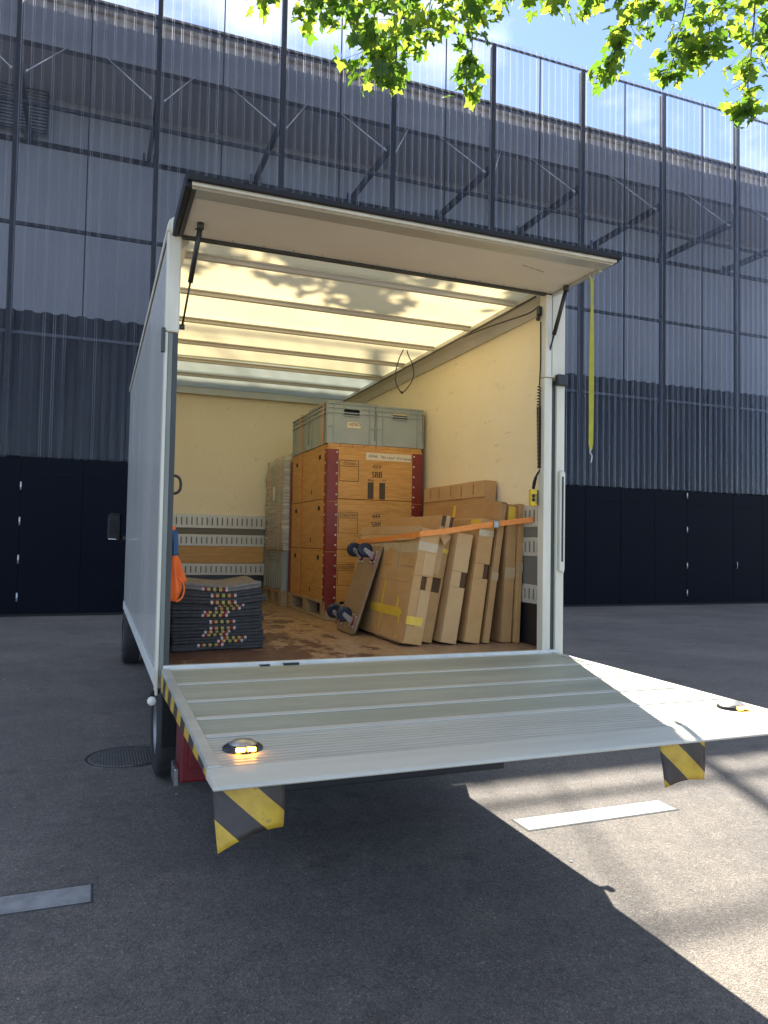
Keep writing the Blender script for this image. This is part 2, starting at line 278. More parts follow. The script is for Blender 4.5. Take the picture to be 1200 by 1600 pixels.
mat('strap_orange', (.72, .22, .03), .6, col2=(.8, .28, .05), nscale=30)
mat('buckle', (.3, .3, .28), .4, .7)
mat('strap_yellow', (.36, .34, .012), .6, col2=(.27, .25, .01), nscale=5, stretch=(1, 1, 2))
mat('wheel_blue', (.008, .013, .026), .45)
mat('zinc', (.5, .49, .46), .3, .8, col2=(.42, .4, .37), nscale=20)
mat('vest_orange', (.85, .13, .015), .6, col2=(.95, .2, .03), nscale=9, bump=.3, bscale=14)
mat('vest_blue', (.03, .09, .2), .6)
mat('remote_yellow', (.62, .42, .02), .45)
mat('wrap_goods', (.33, .32, .28), .6, col2=(.42, .4, .35), nscale=3)
# stretch film: thin milky sheen with tight horizontal creases
m = mat('film', (.6, .58, .5), .2); t = m.node_tree; t.nodes.clear()
o_ = t.nodes.new('ShaderNodeOutputMaterial'); pb = t.nodes.new('ShaderNodeBsdfPrincipled'); pb.inputs['Base Color'].default_value = (.66, .64, .57, 1); pb.inputs['Roughness'].default_value = .22
tr = t.nodes.new('ShaderNodeBsdfTransparent'); x = t.nodes.new('ShaderNodeMixShader')
c = t.nodes.new('ShaderNodeTexCoord'); p = t.nodes.new('ShaderNodeMapping'); p.inputs['Scale'].default_value = (1.3, 1.3, 26); p.inputs['Rotation'].default_value = (.16, .1, 0)
n = t.nodes.new('ShaderNodeTexNoise'); n.inputs['Scale'].default_value = 2.4; n.inputs['Detail'].default_value = 6
t.links.new(c.outputs['Object'], p.inputs[0]); t.links.new(p.outputs[0], n.inputs['Vector'])
mr = t.nodes.new('ShaderNodeMapRange'); mr.inputs['From Min'].default_value = .42; mr.inputs['From Max'].default_value = .7; mr.inputs['To Min'].default_value = .42; mr.inputs['To Max'].default_value = .8
bpn = t.nodes.new('ShaderNodeBump'); bpn.inputs['Strength'].default_value = .5; bpn.inputs['Distance'].default_value = .02
t.links.new(n.outputs['Fac'], mr.inputs[0]); t.links.new(mr.outputs[0], x.inputs[0]); t.links.new(n.outputs['Fac'], bpn.inputs['Height']); t.links.new(bpn.outputs[0], pb.inputs['Normal'])
t.links.new(tr.outputs[0], x.inputs[1]); t.links.new(pb.outputs[0], x.inputs[2]); t.links.new(x.outputs[0], o_.inputs[0])
# grey felt blanket with a woven band of white, red, yellow, black checks
def blanket_mat(name, base, base2, x0, sft=.0, half=0):
    m = mat(name, base, .95, col2=base2, nscale=60, bump=.5, bscale=240); b = bsdf(m); src = b.inputs['Base Color'].links[0].from_socket
    c = N(m, 'ShaderNodeTexCoord').outputs['Object']; s = N(m, 'ShaderNodeSeparateXYZ'); lk(m, c, s.inputs[0])
    mr = N(m, 'ShaderNodeMapRange'); mr.inputs['From Min'].default_value = x0; mr.inputs['From Max'].default_value = x0+.15
    up2 = m.node_tree.nodes.new('ShaderNodeMath'); up2.operation = 'GREATER_THAN'; up2.inputs[1].default_value = .0185; lk(m, s.outputs[2], up2.inputs[0])
    sh = m.node_tree.nodes.new('ShaderNodeMath'); sh.operation = 'MULTIPLY_ADD'; sh.inputs[1].default_value = sft; lk(m, up2.outputs[0], sh.inputs[0]); lk(m, s.outputs[0], sh.inputs[2]); lk(m, sh.outputs[0], mr.inputs[0])
    fy = m.node_tree.nodes.new('ShaderNodeMath'); fy.operation = 'LESS_THAN'; fy.inputs[1].default_value = -.19; lk(m, s.outputs[1], fy.inputs[0])
    W_, R_, Y_, K_ = (.5, .46, .39), (.24, .02, .02), (.42, .31, .08), (.03, .03, .03)
    g = ramp(m, mr.outputs[0], [(0, base), (.005, W_), (.09, R_), (.2, Y_), (.31, K_), (.42, Y_), (.53, K_), (.64, Y_), (.75, R_), (.88, W_), (.97, base)], True)
    inr = ramp(m, mr.outputs[0], [(0, (0, 0, 0)), (.005, (1, 1, 1)), (.97, (0, 0, 0))], True)
    nzz = N(m, 'ShaderNodeTexNoise', Scale=40.0, Detail=3.0); lk(m, c, nzz.inputs['Vector'])
    gg = ramp(m, nzz.outputs['Fac'], [(.3, (.75, .75, .75)), (.7, (1.1, 1.1, 1.1))])
    if half:
        hf = m.node_tree.nodes.new('ShaderNodeMath'); hf.operation = 'SUBTRACT'; hf.inputs[0].default_value = 1.0; lk(m, up2.outputs[0], hf.inputs[1])
        f2_ = m.node_tree.nodes.new('ShaderNodeMath'); f2_.operation = 'MULTIPLY'; lk(m, fy.outputs[0], f2_.inputs[0]); lk(m, (hf if half == 1 else up2).outputs[0], f2_.inputs[1]); fy = f2_
    lk(m, mixc(m, mixc(m, 1.0, inr.outputs[0], fy.outputs[0], 'MULTIPLY'), src, mixc(m, 1, g.outputs[0], gg.outputs[0], 'MULTIPLY')), b.inputs['Base Color']); return m
for i, (x0, sf, hf_) in enumerate(((.19, -.01, 0), (.225, .0, 1), (.265, -.02, 0), (.18, .015, 2), (.235, .0, 1))): blanket_mat('blanket_%d' % i, (.03, .028, .026), (.06, .056, .052), x0, sf, hf_)
blanket_mat('blanket_top', (.11, .098, .083), (.2, .178, .15), .19, .01, 1)
mat('bark', (.09, .075, .055), .9, col2=(.2, .18, .14), nscale=5, bump=.5, bscale=14, bdist=.02)
mat('twig', (.06, .05, .025), .85)
# thin leaf: reflects a little, lets the sun through yellow-green
def leaf_mat(name, d, tl_):
    m = mat(name, d, .5); t = m.node_tree; b = bsdf(m); o_ = [n for n in t.nodes if n.type == 'OUTPUT_MATERIAL'][0]
    tl = t.nodes.new('ShaderNodeBsdfTranslucent'); tl.inputs[0].default_value = (*tl_, 1); x = t.nodes.new('ShaderNodeMixShader'); x.inputs[0].default_value = .55
    t.links.new(b.outputs[0], x.inputs[1]); t.links.new(tl.outputs[0], x.inputs[2]); t.links.new(x.outputs[0], o_.inputs[0]); return m
leaf_mat('leaf_a', (.07, .14, .028), (.27, .43, .035)); leaf_mat('leaf_b', (.055, .12, .028), (.16, .31, .025)); leaf_mat('leaf_c', (.08, .16, .03), (.36, .51, .05)); leaf_mat('leaf_d', (.045, .1, .025), (.13, .25, .02)); leaf_mat('leaf_e', (.09, .16, .03), (.44, .55, .06))

# ------------------------------------------------------------------ mesh helpers
ORG = {}
class MB:
    def __init__(s): s.v = []; s.f = []; s.sm = []
    def add(s, vs, fs, smooth=False):
        o = len(s.v); s.v += [Vector(q) for q in vs]; s.f += [tuple(i+o for i in f) for f in fs]; s.sm += [smooth]*len(fs); return s
    def box(s, x0, x1, y0, y1, z0, z1):
        return s.add([(x0, y0, z0), (x1, y0, z0), (x1, y1, z0), (x0, y1, z0), (x0, y0, z1), (x1, y0, z1), (x1, y1, z1), (x0, y1, z1)],
                     [(0, 3, 2, 1), (4, 5, 6, 7), (0, 1, 5, 4), (1, 2, 6, 5), (2, 3, 7, 6), (3, 0, 4, 7)])
    def prism(s, poly, axis, a0, a1, smooth=False):           # poly of 2-tuples in the other two axes (in xyz order)
        n = len(poly)
        def P(q, a): l = list(q); l.insert(axis, a); return l
        vs = [P(q, a0) for q in poly] + [P(q, a1) for q in poly]
        fs = [tuple(range(n)), tuple(range(2*n-1, n-1, -1))]
        s.add(vs, fs); o = len(s.v)-2*n
        for i in range(n): s.f.append((o+i, o+(i+1) % n, o+n+(i+1) % n, o+n+i)); s.sm.append(smooth)
        return s
    def tube(s, pts, r, n=8, cap=True):
        pts = [Vector(p) for p in pts]; rr = r if isinstance(r, (list, tuple)) else [r]*len(pts); base = len(s.v); prev = None
        for i, p in enumerate(pts):
            d = (pts[min(i+1, len(pts)-1)] - pts[max(i-1, 0)]).normalized()
            a = prev if prev else (Vector((0, 0, 1)) if abs(d.z) < .9 else Vector((1, 0, 0)))
            u = (a - d*a.dot(d)).normalized(); prev = u; v = d.cross(u)
            for k in range(n): t = 2*math.pi*k/n; s.v.append(p + (u*math.cos(t)+v*math.sin(t))*rr[i])
        for i in range(len(pts)-1):
            for k in range(n): k2 = (k+1) % n; s.f.append((base+i*n+k, base+i*n+k2, base+(i+1)*n+k2, base+(i+1)*n+k)); s.sm.append(True)
        if cap:
            s.f.append(tuple(base+k for k in reversed(range(n)))); s.sm.append(False)
            s.f.append(tuple(base+(len(pts)-1)*n+k for k in range(n))); s.sm.append(False)
        return s
    def lathe(s, prof, c, axis, n=24):                          # prof: (r, h) list, closed at ends with r=0 if wanted
        base = len(s.v)
        for r, h in prof:
            for k in range(n):
                t = 2*math.pi*k/n; a, b_ = r*math.cos(t), r*math.sin(t)
                q = {0: (h, a, b_), 1: (a, h, b_), 2: (a, b_, h)}[axis]; s.v.append(Vector(c)+Vector(q))
        for i in range(len(prof)-1):
            for k in range(n): k2 = (k+1) % n; s.f.append((base+i*n+k, base+i*n+k2, base+(i+1)*n+k2, base+(i+1)*n+k)); s.sm.append(True)
        return s
    def ribbon(s, pts, wid, th, side):                         # flat strap; side = width direction
        pts = [Vector(p) for p in pts]; side = Vector(side).normalized(); base = len(s.v)
        for i, p in enumerate(pts):
            d = (pts[min(i+1, len(pts)-1)] - pts[max(i-1, 0)]).normalized(); nrm = d.cross(side).normalized()
            for a, c_ in ((-1, -1), (1, -1), (1, 1), (-1, 1)): s.v.append(p + side*wid*.5*a + nrm*th*.5*c_)
        for i in range(len(pts)-1):
            for k in range(4): k2 = (k+1) % 4; s.f.append((base+i*4+k, base+i*4+k2, base+(i+1)*4+k2, base+(i+1)*4+k)); s.sm.append(False)
        s.f.append((base, base+1, base+2, base+3)); s.f.append(tuple(base+(len(pts)-1)*4+k for k in (3, 2, 1, 0))); s.sm += [False]*2
        return s
    def xf(s, M, start=0):
        for i in range(start, len(s.v)): s.v[i] = M @ s.v[i]
        return s
    def build(s, name, m, parent=None, loc=None, bev=0, seg=2):
        o_ = Vector(loc) if loc is not None else (ORG[parent.name] if parent else Vector((0, 0, 0)))
        me = bpy.data.meshes.new(name); me.from_pydata([q-o_ for q in s.v], [], s.f); me.polygons.foreach_set('use_smooth', s.sm)
        bm = bmesh.new(); bm.from_mesh(me); bmesh.ops.recalc_face_normals(bm, faces=bm.faces); bm.to_mesh(me); bm.free()
        me.materials.append(MATS[m]); return place(name, me, parent, o_, bev, seg)
def place(name, me, parent=None, o_=Vector((0, 0, 0)), bev=0, seg=2):
    o = bpy.data.objects.new(name, me); COL.objects.link(o); ORG[o.name] = Vector(o_)
    if parent: o.parent = parent
    else: o.location = o_
    if bev:
        b = o.modifiers.new('bevel', 'BEVEL'); b.width = bev; b.segments = seg; b.limit_method = 'ANGLE'; b.angle_limit = R(40)
    return o
def tag(o, label, cat, group=None):
    o['label'] = label; o['category'] = cat
    if group: o['group'] = group
    return o
def thing(name, label, cat, loc=(0, 0, 0), group=None):
    o = bpy.data.objects.new(name, None); COL.objects.link(o); o.location = loc; o.empty_display_size = .1; ORG[o.name] = Vector(loc)
    return tag(o, label, cat, group)
def box(name, m, parent, x0, x1, y0, y1, z0, z1, bev=0, **k): return MB().box(x0, x1, y0, y1, z0, z1).build(name, m, parent, bev=bev, **k)
def copy_part(o, parent, loc):                                  # shares mesh data; loc is an offset in the parent's frame
    c = o.copy(); COL.objects.link(c); c.parent = parent; c.location = loc; ORG[c.name] = Vector((0, 0, 0)); return c
def text_part(s, size, m, parent, pos, rot=(R(90), 0, 0), align='LEFT', ext=.0006, sx=1.0, name='lettering', shear=0):
    cu = bpy.data.curves.new('t', 'FONT'); cu.body = s; cu.size = size; cu.extrude = ext; cu.align_x = align; cu.resolution_u = 3; cu.shear = shear
    o = bpy.data.objects.new('t', cu); COL.objects.link(o); bpy.context.view_layer.update()
    me = bpy.data.meshes.new_from_object(o.evaluated_get(bpy.context.evaluated_depsgraph_get())); bpy.data.objects.remove(o); bpy.data.curves.remove(cu)
    me.materials.clear(); me.materials.append(MATS[m])
    M = Matrix.Translation(Vector(pos) - ORG[parent.name]) @ Euler(rot).to_matrix().to_4x4() @ Matrix.Diagonal((sx, 1, 1, 1)); me.transform(M)
    return place(name, me, parent, ORG[parent.name])
def smooth(pts, n=6):
    pts = [Vector(p) for p in pts]; out_ = []
    for i in range(len(pts)-1):
        p0, p1, p2, p3 = pts[max(i-1, 0)], pts[i], pts[i+1], pts[min(i+2, len(pts)-1)]
        for k in range(n):
            t_ = k/n; out_.append(.5*((2*p1)+(p2-p0)*t_+(2*p0-5*p1+4*p2-p3)*t_*t_+(3*p1-p0-3*p2+p3)*t_**3))
    return out_+[pts[-1]]
def ray(u, v): return fw + rt*((u-600)/FPX) - up*((v-800)/FPX)
def at(u, v, y): d = ray(u, v); return CAM + d*((y-CAM.y)/d.y)    # photo pixel -> point on a plane y = const

# ------------------------------------------------------------------ ground
g = MB().add([(-300, -300, 0), (300, -300, 0), (300, 300, 0), (-300, 300, 0)], [(0, 1, 2, 3)]).build('ground', 'asphalt'); g['kind'] = 'structure'
for x0, x1, y0, y1 in ((-1.75, -.335, -.195, -.027), (1.945, 2.99, -.105, .06)):
    st = MB().box(x0, x1, y0, y1, -.02, .004).build('inlay_strip', 'inlay', g); 
    MB().box(x0-.012, x1+.012, y0-.012, y1+.012, -.02, .002).build('inlay_joint', 'inlay_edge', st)
# pebbles and grit lying about
gm = MB()
for i in range(420):
    y = random.uniform(-2.2, 8); x = random.uniform(-2.5, 4.5 + max(0, y)*.7); r = random.uniform(.0015, .005) if random.random() < .96 else random.uniform(.006, .011)
    vs_ = [(x+r*math.cos(a)*random.uniform(.7, 1.2), y+r*math.sin(a)*random.uniform(.7, 1.2), z) for z in (0, r*.7) for a in (0, 1.3, 2.6, 3.9, 5.2)]
    gm.add(vs_, [(0, 1, 6, 5), (1, 2, 7, 6), (2, 3, 8, 7), (3, 4, 9, 8), (4, 0, 5, 9), (5, 6, 7, 8, 9)])
o = gm.build('grit', 'inlay', loc=(0, 0, 0)); tag(o, 'pale grit and small stones scattered over the asphalt', 'grit'); o['kind'] = 'stuff'
# manhole cover
mc = thing('manhole_cover', 'round cast iron manhole cover with raised pattern left of the rear wheel', 'manhole', (-.11, 2.04, 0))
MB().lathe([(.285, .0), (.285, .006), (.265, .006), (.263, .002), (.258, .002)], (-.11, 2.04, 0), 2, 48).build('frame_ring', 'iron', mc)
MB().lathe([(.258, .0), (.258, .006), (.0, .006)], (-.11, 2.04, 0), 2, 48).build('lid', 'iron', mc)
st = MB()
for i in range(-13, 14):
    for j in range(-13, 14):
        x, y = i*.02, j*.02
        if x*x+y*y < .244**2:
            if (i+j) % 2: st.box(-.11+x-.008, -.11+x+.008, 2.04+y-.004, 2.04+y+.004, .005, .010)
            else: st.box(-.11+x-.004, -.11+x+.004, 2.04+y-.008, 2.04+y+.008, .005, .010)
st.build('tread_pattern', 'iron_worn', mc)['kind'] = 'stuff'

# ------------------------------------------------------------------ building with the ribbed screen
D = 12.63
bd = thing('hall_building', 'large dark hall with a clear ribbed plastic screen standing before its upper wall', 'building', (7, D, 0))
XL, XR = -13.0, 31.4
# lower wall: a backing and flat navy panels with open joints
box('base_wall', 'joint', bd, XL, XR, D+.03, D+.3, 0, 3.14)
def vsplits():
    l = [-1.77-1.14*k for k in range(10, 0, -1)] + [-1.77, -.63, .51, 1.65, 2.79, 3.93, 5.07, 6.21, 7.35, 8.49, 9.5, 10.5, 11.62, 12.75, 13.88, 15.01, 16.69] + [16.69+1.13*k for k in range(1, 13)]
    return l
xs = vsplits()
for a_, b_ in zip(xs, xs[1:]):
    box('wall_panel', 'navy', bd, a_+.006, b_-.006, D, D+.028, .06, 2.775)
    box('wall_panel', 'navy', bd, a_+.006, b_-.006, D+.002, D+.028, 2.787, 3.145)
box('plinth', 'joint', bd, XL, XR, D+.012, D+.029, 0, .05)
hp = MB().tube([(0, 0, 0), (0, 0, .17)], .017, 8).build('hinge', 'steel_hinge', bd, loc=(0, 0, 0)); hp.parent = bd
hl = [(-1.77, z) for z in (.3, 1.05, 1.8, 2.5)] + [(15.01, z) for z in (.25, 1.0, 2.0, 2.95)] + [(-.63+1.14, 1.2)]
hl = [(x-7, -.012, z) for x, z in hl]
hp.location = hl[0]
for q in hl[1:]: copy_part(hp, bd, q)
MB().tube([(16.80, D, 1.02), (16.80, D-.05, 1.02), (16.80, D-.05, 1.2), (16.80, D, 1.2)], .010, 8).build('door_handle', 'steel_hinge', bd)
# inner walls
box('inner_wall', 'inner_wall', bd, XL, XR, 15.9, 16.2, 3, 11.05)
box('upper_wall', 'inner_wall', bd, XL, XR, 16.05, 16.3, 11.05, 13.2)
box('ledge_shadow_strip', 'joint', bd, XL, XR, 15.86, 16.04, 11.05, 11.17)  # near-black strip, the shadow line at the ledge put into colour
box('fascia', 'fascia', bd, XL, XR, 13.8, 14.0, 12.33, 13.299)
box('roof_slab', 'fascia', bd, XL, XR, 14.0, 26, 13.0, 13.3)
box('soffit', 'soffit', bd, XL, XR, 14.0, 16.05, 12.36, 12.5)
box('coping', 'coping', bd, XL, XR, 13.70, 14.1, 13.30, 13.47, .01)
for k in range(60):                                           # coping clips
    x = XL + .3 + k*.74
    if -4 < x < 22: box('coping_clip', 'mullion', bd, x, x+.05, 13.675, 13.699, 13.24, 13.50)
box('base_roof', 'inner_dark', bd, XL, XR, D+.31, 15.9, 3.0, 3.1)
# dark ribbed lower sheet behind the screen
def corr(x0, x1, y, z0, z1, amp, pitch, prof='sin', seg=8):
    n = max(2, int((x1-x0)/pitch*seg)); vs_ = []; fs_ = []
    for i in range(n+1):
        x = x0+(x1-x0)*i/n; ph = (x/pitch) % 1
        if prof == 'sin': dy = amp*(.5-1.6*math.exp(-((ph-.5)/.10)**2))
        else: dy = amp*max(-1, min(1, 2.6*math.sin(2*math.pi*ph)))
        vs_ += [(x, y+dy, z0), (x, y+dy, z1)]
    for i in range(n): fs_.append((2*i, 2*i+2, 2*i+3, 2*i+1))
    return MB().add(vs_, fs_, prof == 'sin')
P0, PS = -2.11, 2.725
posts = [P0+PS*k for k in range(-3, 12)]
for k, x in enumerate(posts[:-1]):
    o = corr(x, x+PS, 13.08, 3.15, 6.22, .06, .34, 'trap', 12).build('ribbed_backing', 'inner_dark', bd)
    sd = o.modifiers.new('thick', 'SOLIDIFY'); sd.thickness = .004
for z in (5.70,): box('backing_rail', 'backing_rail', bd, XL, XR, 12.93, 12.98, z, z+.06)
# posts, rails, screen sheets
for x in posts:
    MB().box(x-.05, x+.05, D+.05, D+.2, 3.1, 14.36).build('post', 'mullion', bd, bev=.004)
    MB().box(x-.045, x+.045, D+.2, 15.86, 11.12, 11.30).build('bracket', 'mullion', bd, bev=.004)
    for sx_ in (-.12, .12):
        MB().box(x+sx_-.03, x+sx_+.03, 15.80, 15.86, 11.1, 11.34).build('bracket_cleat', 'coping', bd)
    for e in ((x-1.1, 13.78, 12.36), (x+.85, 13.78, 12.36)):
        a_ = Vector((x+(-.12 if e[0] < x else .12), D+.25, 11.10))
        r_ = MB().tube([a_, e], .011, 6).build('tie_rod', 'rod', bd)
        MB().tube([a_, a_+(Vector(e)-a_)*.05], .028, 8).build('tie_end', 'rod', r_)
for x in posts[:-1]:
    for z in (5.9, 7.88, 10.38):
        if z != 5.9: box('rail', 'mullion', bd, x+.051, x+PS-.051, D+.06, D+.12, z-.035, z+.035)
    box('top_rail', 'mullion', bd, x, x+PS-.002, D+.05, D+.09, 14.362, 14.405)
    box('upper_rail', 'mullion', bd, x+.051, x+PS-.051, D+.13, D+.19, 12.86, 12.92)
    box('mid_mullion', 'mullion', bd, x+PS/2-.012, x+PS/2+.012, D+.045, D+.075, 3.16, 14.36)
    for h in (0, 1):
        a_ = x+h*PS/2
        corr(a_+.004, a_+PS/2-.004, D+(.008 if h else 0), 3.18, 14.47, .026, .1945, 'sin', 12).build('screen_sheet', 'screen', bd)
# louvre on the left
lv = box('louvre', 'coping', bd, -3.3, -1.75, 15.80, 15.86, 11.35, 13.05)
for i in range(20): box('louvre_blade', 'fascia', lv, -3.28, -1.77, 15.75, 15.80, 11.40+i*.08, 11.435+i*.08)

# ------------------------------------------------------------------ the truck
F, T, L = .98, 3.12, 3.9
tk = thing('box_truck', 'white box truck seen from behind, rear open with its loading platform lowered', 'truck', (1.07, 2.4, 0))
# body shell
sw = box('side_wall', 'truck_white', tk, -.07, -.044, .03, 4.36, .87, 3.16, .004)
box('skirt_trim', 'trim_white', sw, -.077, -.0705, .032, 4.36, .872, .952, .003)
box('edge_trim', 'trim_white', sw, -.075, -.0705, .032, 4.36, 3.10, 3.155)
sw2 = box('side_wall', 'truck_white', tk, 2.194, 2.22, .03, 4.36, .87, 3.16, .004)
box('skirt_trim', 'trim_white', sw2, 2.2205, 2.227, .032, 4.36, .872, .952, .003)
box('wall_lining', 'wall_inside', tk, -.043, -.02, .055, L, F+.002, T-.02)
box('wall_lining', 'wall_inside', tk, 2.17, 2.193, .055, L, F+.002, T-.02)
box('front_wall', 'wall_inside', tk, -.043, 2.193, L+.001, L+.05, .9, 3.13)
box('body_nose', 'truck_white', tk, -.043, 2.193, 4.30, 4.36, .87, 3.14)
fl = box('cargo_floor', 'deck', tk, -.043, 2.193, .0, L, .93, F)
box('floor_underside', 'dark_skirt', tk, -.043, 2.193, .04, 4.3, .84, .929)
# roof sheet, ribs, edge rails
def roof_sheet(name, m, y0, y1, z, drop=0):
    mb = MB(); nx, ny = 6, 10; vs_ = []; fs_ = []
    for j in range(ny+1):
        for i in range(nx+1):
            x = -.03 + 2.21*i/nx; t_ = j/ny; y = y0+(y1-y0)*t_
            vs_.append((x, y, z + .012*math.sin(math.pi*i/nx) - drop*max(0, t_-.6)**2*6))
    for j in range(ny):
        for i in range(nx): a_ = j*(nx+1)+i; fs_.append((a_, a_+1, a_+nx+2, a_+nx+1))
    return mb.add(vs_, fs_, True).build(name, m, tk)
roof_sheet('roof_sheet', 'roof_sheet', -.01, 2.70, T+.012)
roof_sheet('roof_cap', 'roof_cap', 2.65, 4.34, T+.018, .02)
for x0, x1 in ((-.082, -.005), (2.155, 2.232)):
    MB().prism([(x0, T-.02), (x1, T-.02), (x1, T+.035), (x1-.012, T+.055), (x0+.03, T+.055), (x0+.008, T+.035), (x0, T+.01)], 1, -.02, 4.36).build('roof_rail', 'frame_paint', tk, bev=.006)
MB().prism([(2.06, T+.003), (2.169, T+.003), (2.169, T-.1), (2.155, T-.103), (2.12, T-.055), (2.06, T-.03)], 1, .05, L-.001).build('cornice', 'cornice_paint', tk, bev=.003)
MB().prism([(2.053, T-.03), (2.0595, T-.03), (2.0595, T-.042), (2.053, T-.04)], 1, .05, L-.001).build('cornice_lip', 'seal_dark', tk)
MB().prism([(.03, T+.003), (-.019, T+.003), (-.019, T-.1), (.03, T-.04)], 1, .05, L-.001).build('cornice', 'cornice_paint', tk, bev=.003)
box('front_cornice', 'alu', tk, -.018, 2.165, L-.05, L, T-.075, T-.002, .006)
for y in (.285, .885, 1.49, 2.09, 2.67, 3.25):
    MB().prism([(y-.030, T), (y-.029, T-.008), (y-.015, T-.011), (y-.013, T-.030), (y+.013, T-.030), (y+.015, T-.011), (y+.029, T-.008), (y+.030, T)], 0, .032, 2.048).build('roof_rib', 'rib_paint', tk, bev=.002)
# load rails and boards on the walls
def slots(parent, fixed, a0, a1, z0, z1, axis):
    mb = MB(); mt = MB(); a = a0+.03; zc = (z0+z1)/2; h = (z1-z0)*.28
    while a < a1-.02:
        if axis == 0:
            mb.box(a-.006, a+.006, fixed-.0012, fixed, zc-h, zc+h); mt.box(a+.012, a+.022, fixed-.004, fixed, zc-h*.8, zc+h*.8)
        else:
            mb.box(fixed-.0012, fixed, a-.006, a+.006, zc-h, zc+h); mt.box(fixed-.004, fixed, a+.012, a+.022, zc-h*.8, zc+h*.8)
        a += .05
    mb.build('rail_slot', 'slot', parent)['kind'] = 'stuff'; mt.build('rail_tab', 'rail_alu', parent)['kind'] = 'stuff'
for z0, z1 in ((1.705, 1.842), (1.525, 1.642), (1.235, 1.352)):
    rl = box('load_rail', 'rail_alu', tk, -.018, 2.16, L-.022, L, z0, z1, .004); slots(rl, L-.0225, 0, 2.1, z0, z1, 0)
    rl = box('load_rail', 'rail_alu', tk, 2.15, 2.1695, .056, L-.03, z0, z1, .004); slots(rl, 2.1495, .06, 1.2, z0, z1, 1)
    box('load_rail', 'rail_alu', tk, -.0195, .0, 1.0, L-.03, z0, z1, .004)
box('rub_strip', 'slot', tk, -.018, 2.16, L-.014, L, 1.643, 1.704)
bw = box('rub_board', 'board_wood', tk, -.018, 2.16, L-.024, L, 1.354, 1.523, .003)
sc = MB()
for x in (.45, .95, 1.25, 1.7):
    for z in (1.385, 1.495): sc.lathe([(.009, 0), (.007, -.004), (0, -.004)], (x, L-.024, z), 1, 10)
sc.build('screw', 'zinc', bw)
box('rub_board', 'slot', tk, 2.155, 2.1695, .056, L-.03, 1.354, 1.523)
box('rub_strip', 'slot', tk, 2.155, 2.1695, .056, L-.03, 1.643, 1.704)
box('kick_plate', 'black_plastic', tk, -.018, 2.15, L-.012, L, F+.002, 1.233)
box('kick_plate', 'black_plastic', tk, 2.16, 2.1695, .056, L-.02, F+.002, 1.233)
box('kick_plate', 'black_plastic', tk, -.0195, -.008, .056, L-.02, F+.002, 1.233)
# rear frame
lp = box('rear_post', 'frame_paint', tk, -.078, -.064, -.02, .053, .845, 2.60, .003)
box('post_channel', 'post_grey', lp, -.0635, -.041, -.014, .053, .93, 2.60, .002); box('post_seal', 'seal_dark', lp, -.0405, -.016, -.010, .053, .93, 2.60)
up_ = MB().prism([(-.079, 2.603), (-.012, 2.603), (-.012, 3.10), (-.079, 3.10)], 1, -.02, .05).build('upper_post', 'frame_paint', tk, bev=.008)
MB().tube([(-.05, -.018, 3.085), (-.045, -.03, 3.13), (-.03, -.03, 3.165), (.01, -.03, 3.175)], .02, 10).build('corner_cap', 'frame_paint', up_)
box('latch_block', 'seal_dark', lp, -.096, -.0785, -.028, .0, 2.50, 2.62, .004)
rp = box('rear_post', 'frame_paint', tk, 2.085, 2.138, -.01, .053, .93, 2.585, .004)
box('post_seal', 'seal_dark', rp, 2.1385, 2.166, .0, .053, .93, 2.57)
ro = box('outer_post', 'frame_paint', tk, 2.1665, 2.222, -.018, .053, .845, 2.56, .005)
MB().prism([(2.085, 2.588), (2.222, 2.588), (2.222, 3.10), (2.085, 3.10)], 1, -.018, .05).build('upper_post', 'frame_paint', tk, bev=.006)
box('post_joint', 'seal_dark', rp, 2.127, 2.1295, -.0195, -.0185, 2.6, 3.09)
box('latch_block', 'black_plastic', ro, 2.15, 2.218, -.055, -.019, 2.54, 2.605, .005)
MB().prism([(2.176, 1.45), (2.206, 1.43), (2.212, 1.46), (2.212, 2.02), (2.2, 2.04), (2.176, 2.03)], 1, -.045, -.0185).build('lift_guide', 'frame_paint', ro, bev=.006)
box('guide_slot', 'black_plastic', ro, 2.186, 2.199, -.0465, -.0455, 1.5, 2.0)
MB().tube(smooth([(-.017, .09, 1.91), (.006, .09, 1.908), (.022, .09, 1.893), (.027, .09, 1.866), (.022, .09, 1.838), (.006, .09, 1.823), (-.017, .09, 1.82)], 5), .007, 8).build('grab_handle', 'black_plastic', tk)
box('rear_sill', 'trim_white', tk, -.043, 2.19, -.03, -.001, .93, .986, .004)
rb = box('sill_hook', 'black_plastic', tk, .42, .47, -.05, -.031, .955, .975); box('sill_hook', 'black_plastic', tk, .54, .62, -.05, -.031, .955, .978)
# upper flap, swung out level
fp = box('rear_flap', 'flap_inside', tk, -.03, 2.15, -.46, -.004, 3.092, 3.13)
box('flap_profile', 'alu', fp, -.03, 2.15, -.555, -.4605, 3.083, 3.132, .004)
box('flap_channel', 'frame_paint', fp, -.03, 2.15, -.582, -.5555, 3.086, 3.134, .003)
box('flap_seal', 'rubber', fp, -.052, 2.168, -.602, -.5825, 3.098, 3.126, .006)
box('flap_end_seal', 'rubber', fp, -.058, -.0305, -.58, .0, 3.075, 3.14, .008)
box('flap_end_profile', 'seal_dark', fp, -.03, -.008, -.55, -.01, 3.078, 3.0915, .003)
box('flap_end_profile', 'alu', fp, 2.125, 2.15, -.46, -.01, 3.078, 3.0915, .003)
box('flap_end_seal', 'rubber', fp, 2.1505, 2.166, -.58, .0, 3.09, 3.13, .004)
box('flap_hinge', 'seal_dark', fp, -.02, 2.14, -.018, .012, 3.078, 3.0915, .003)
box('flap_sticker', 'trim_white', fp, .03, .075, -.14, -.085, 3.0908, 3.0915)
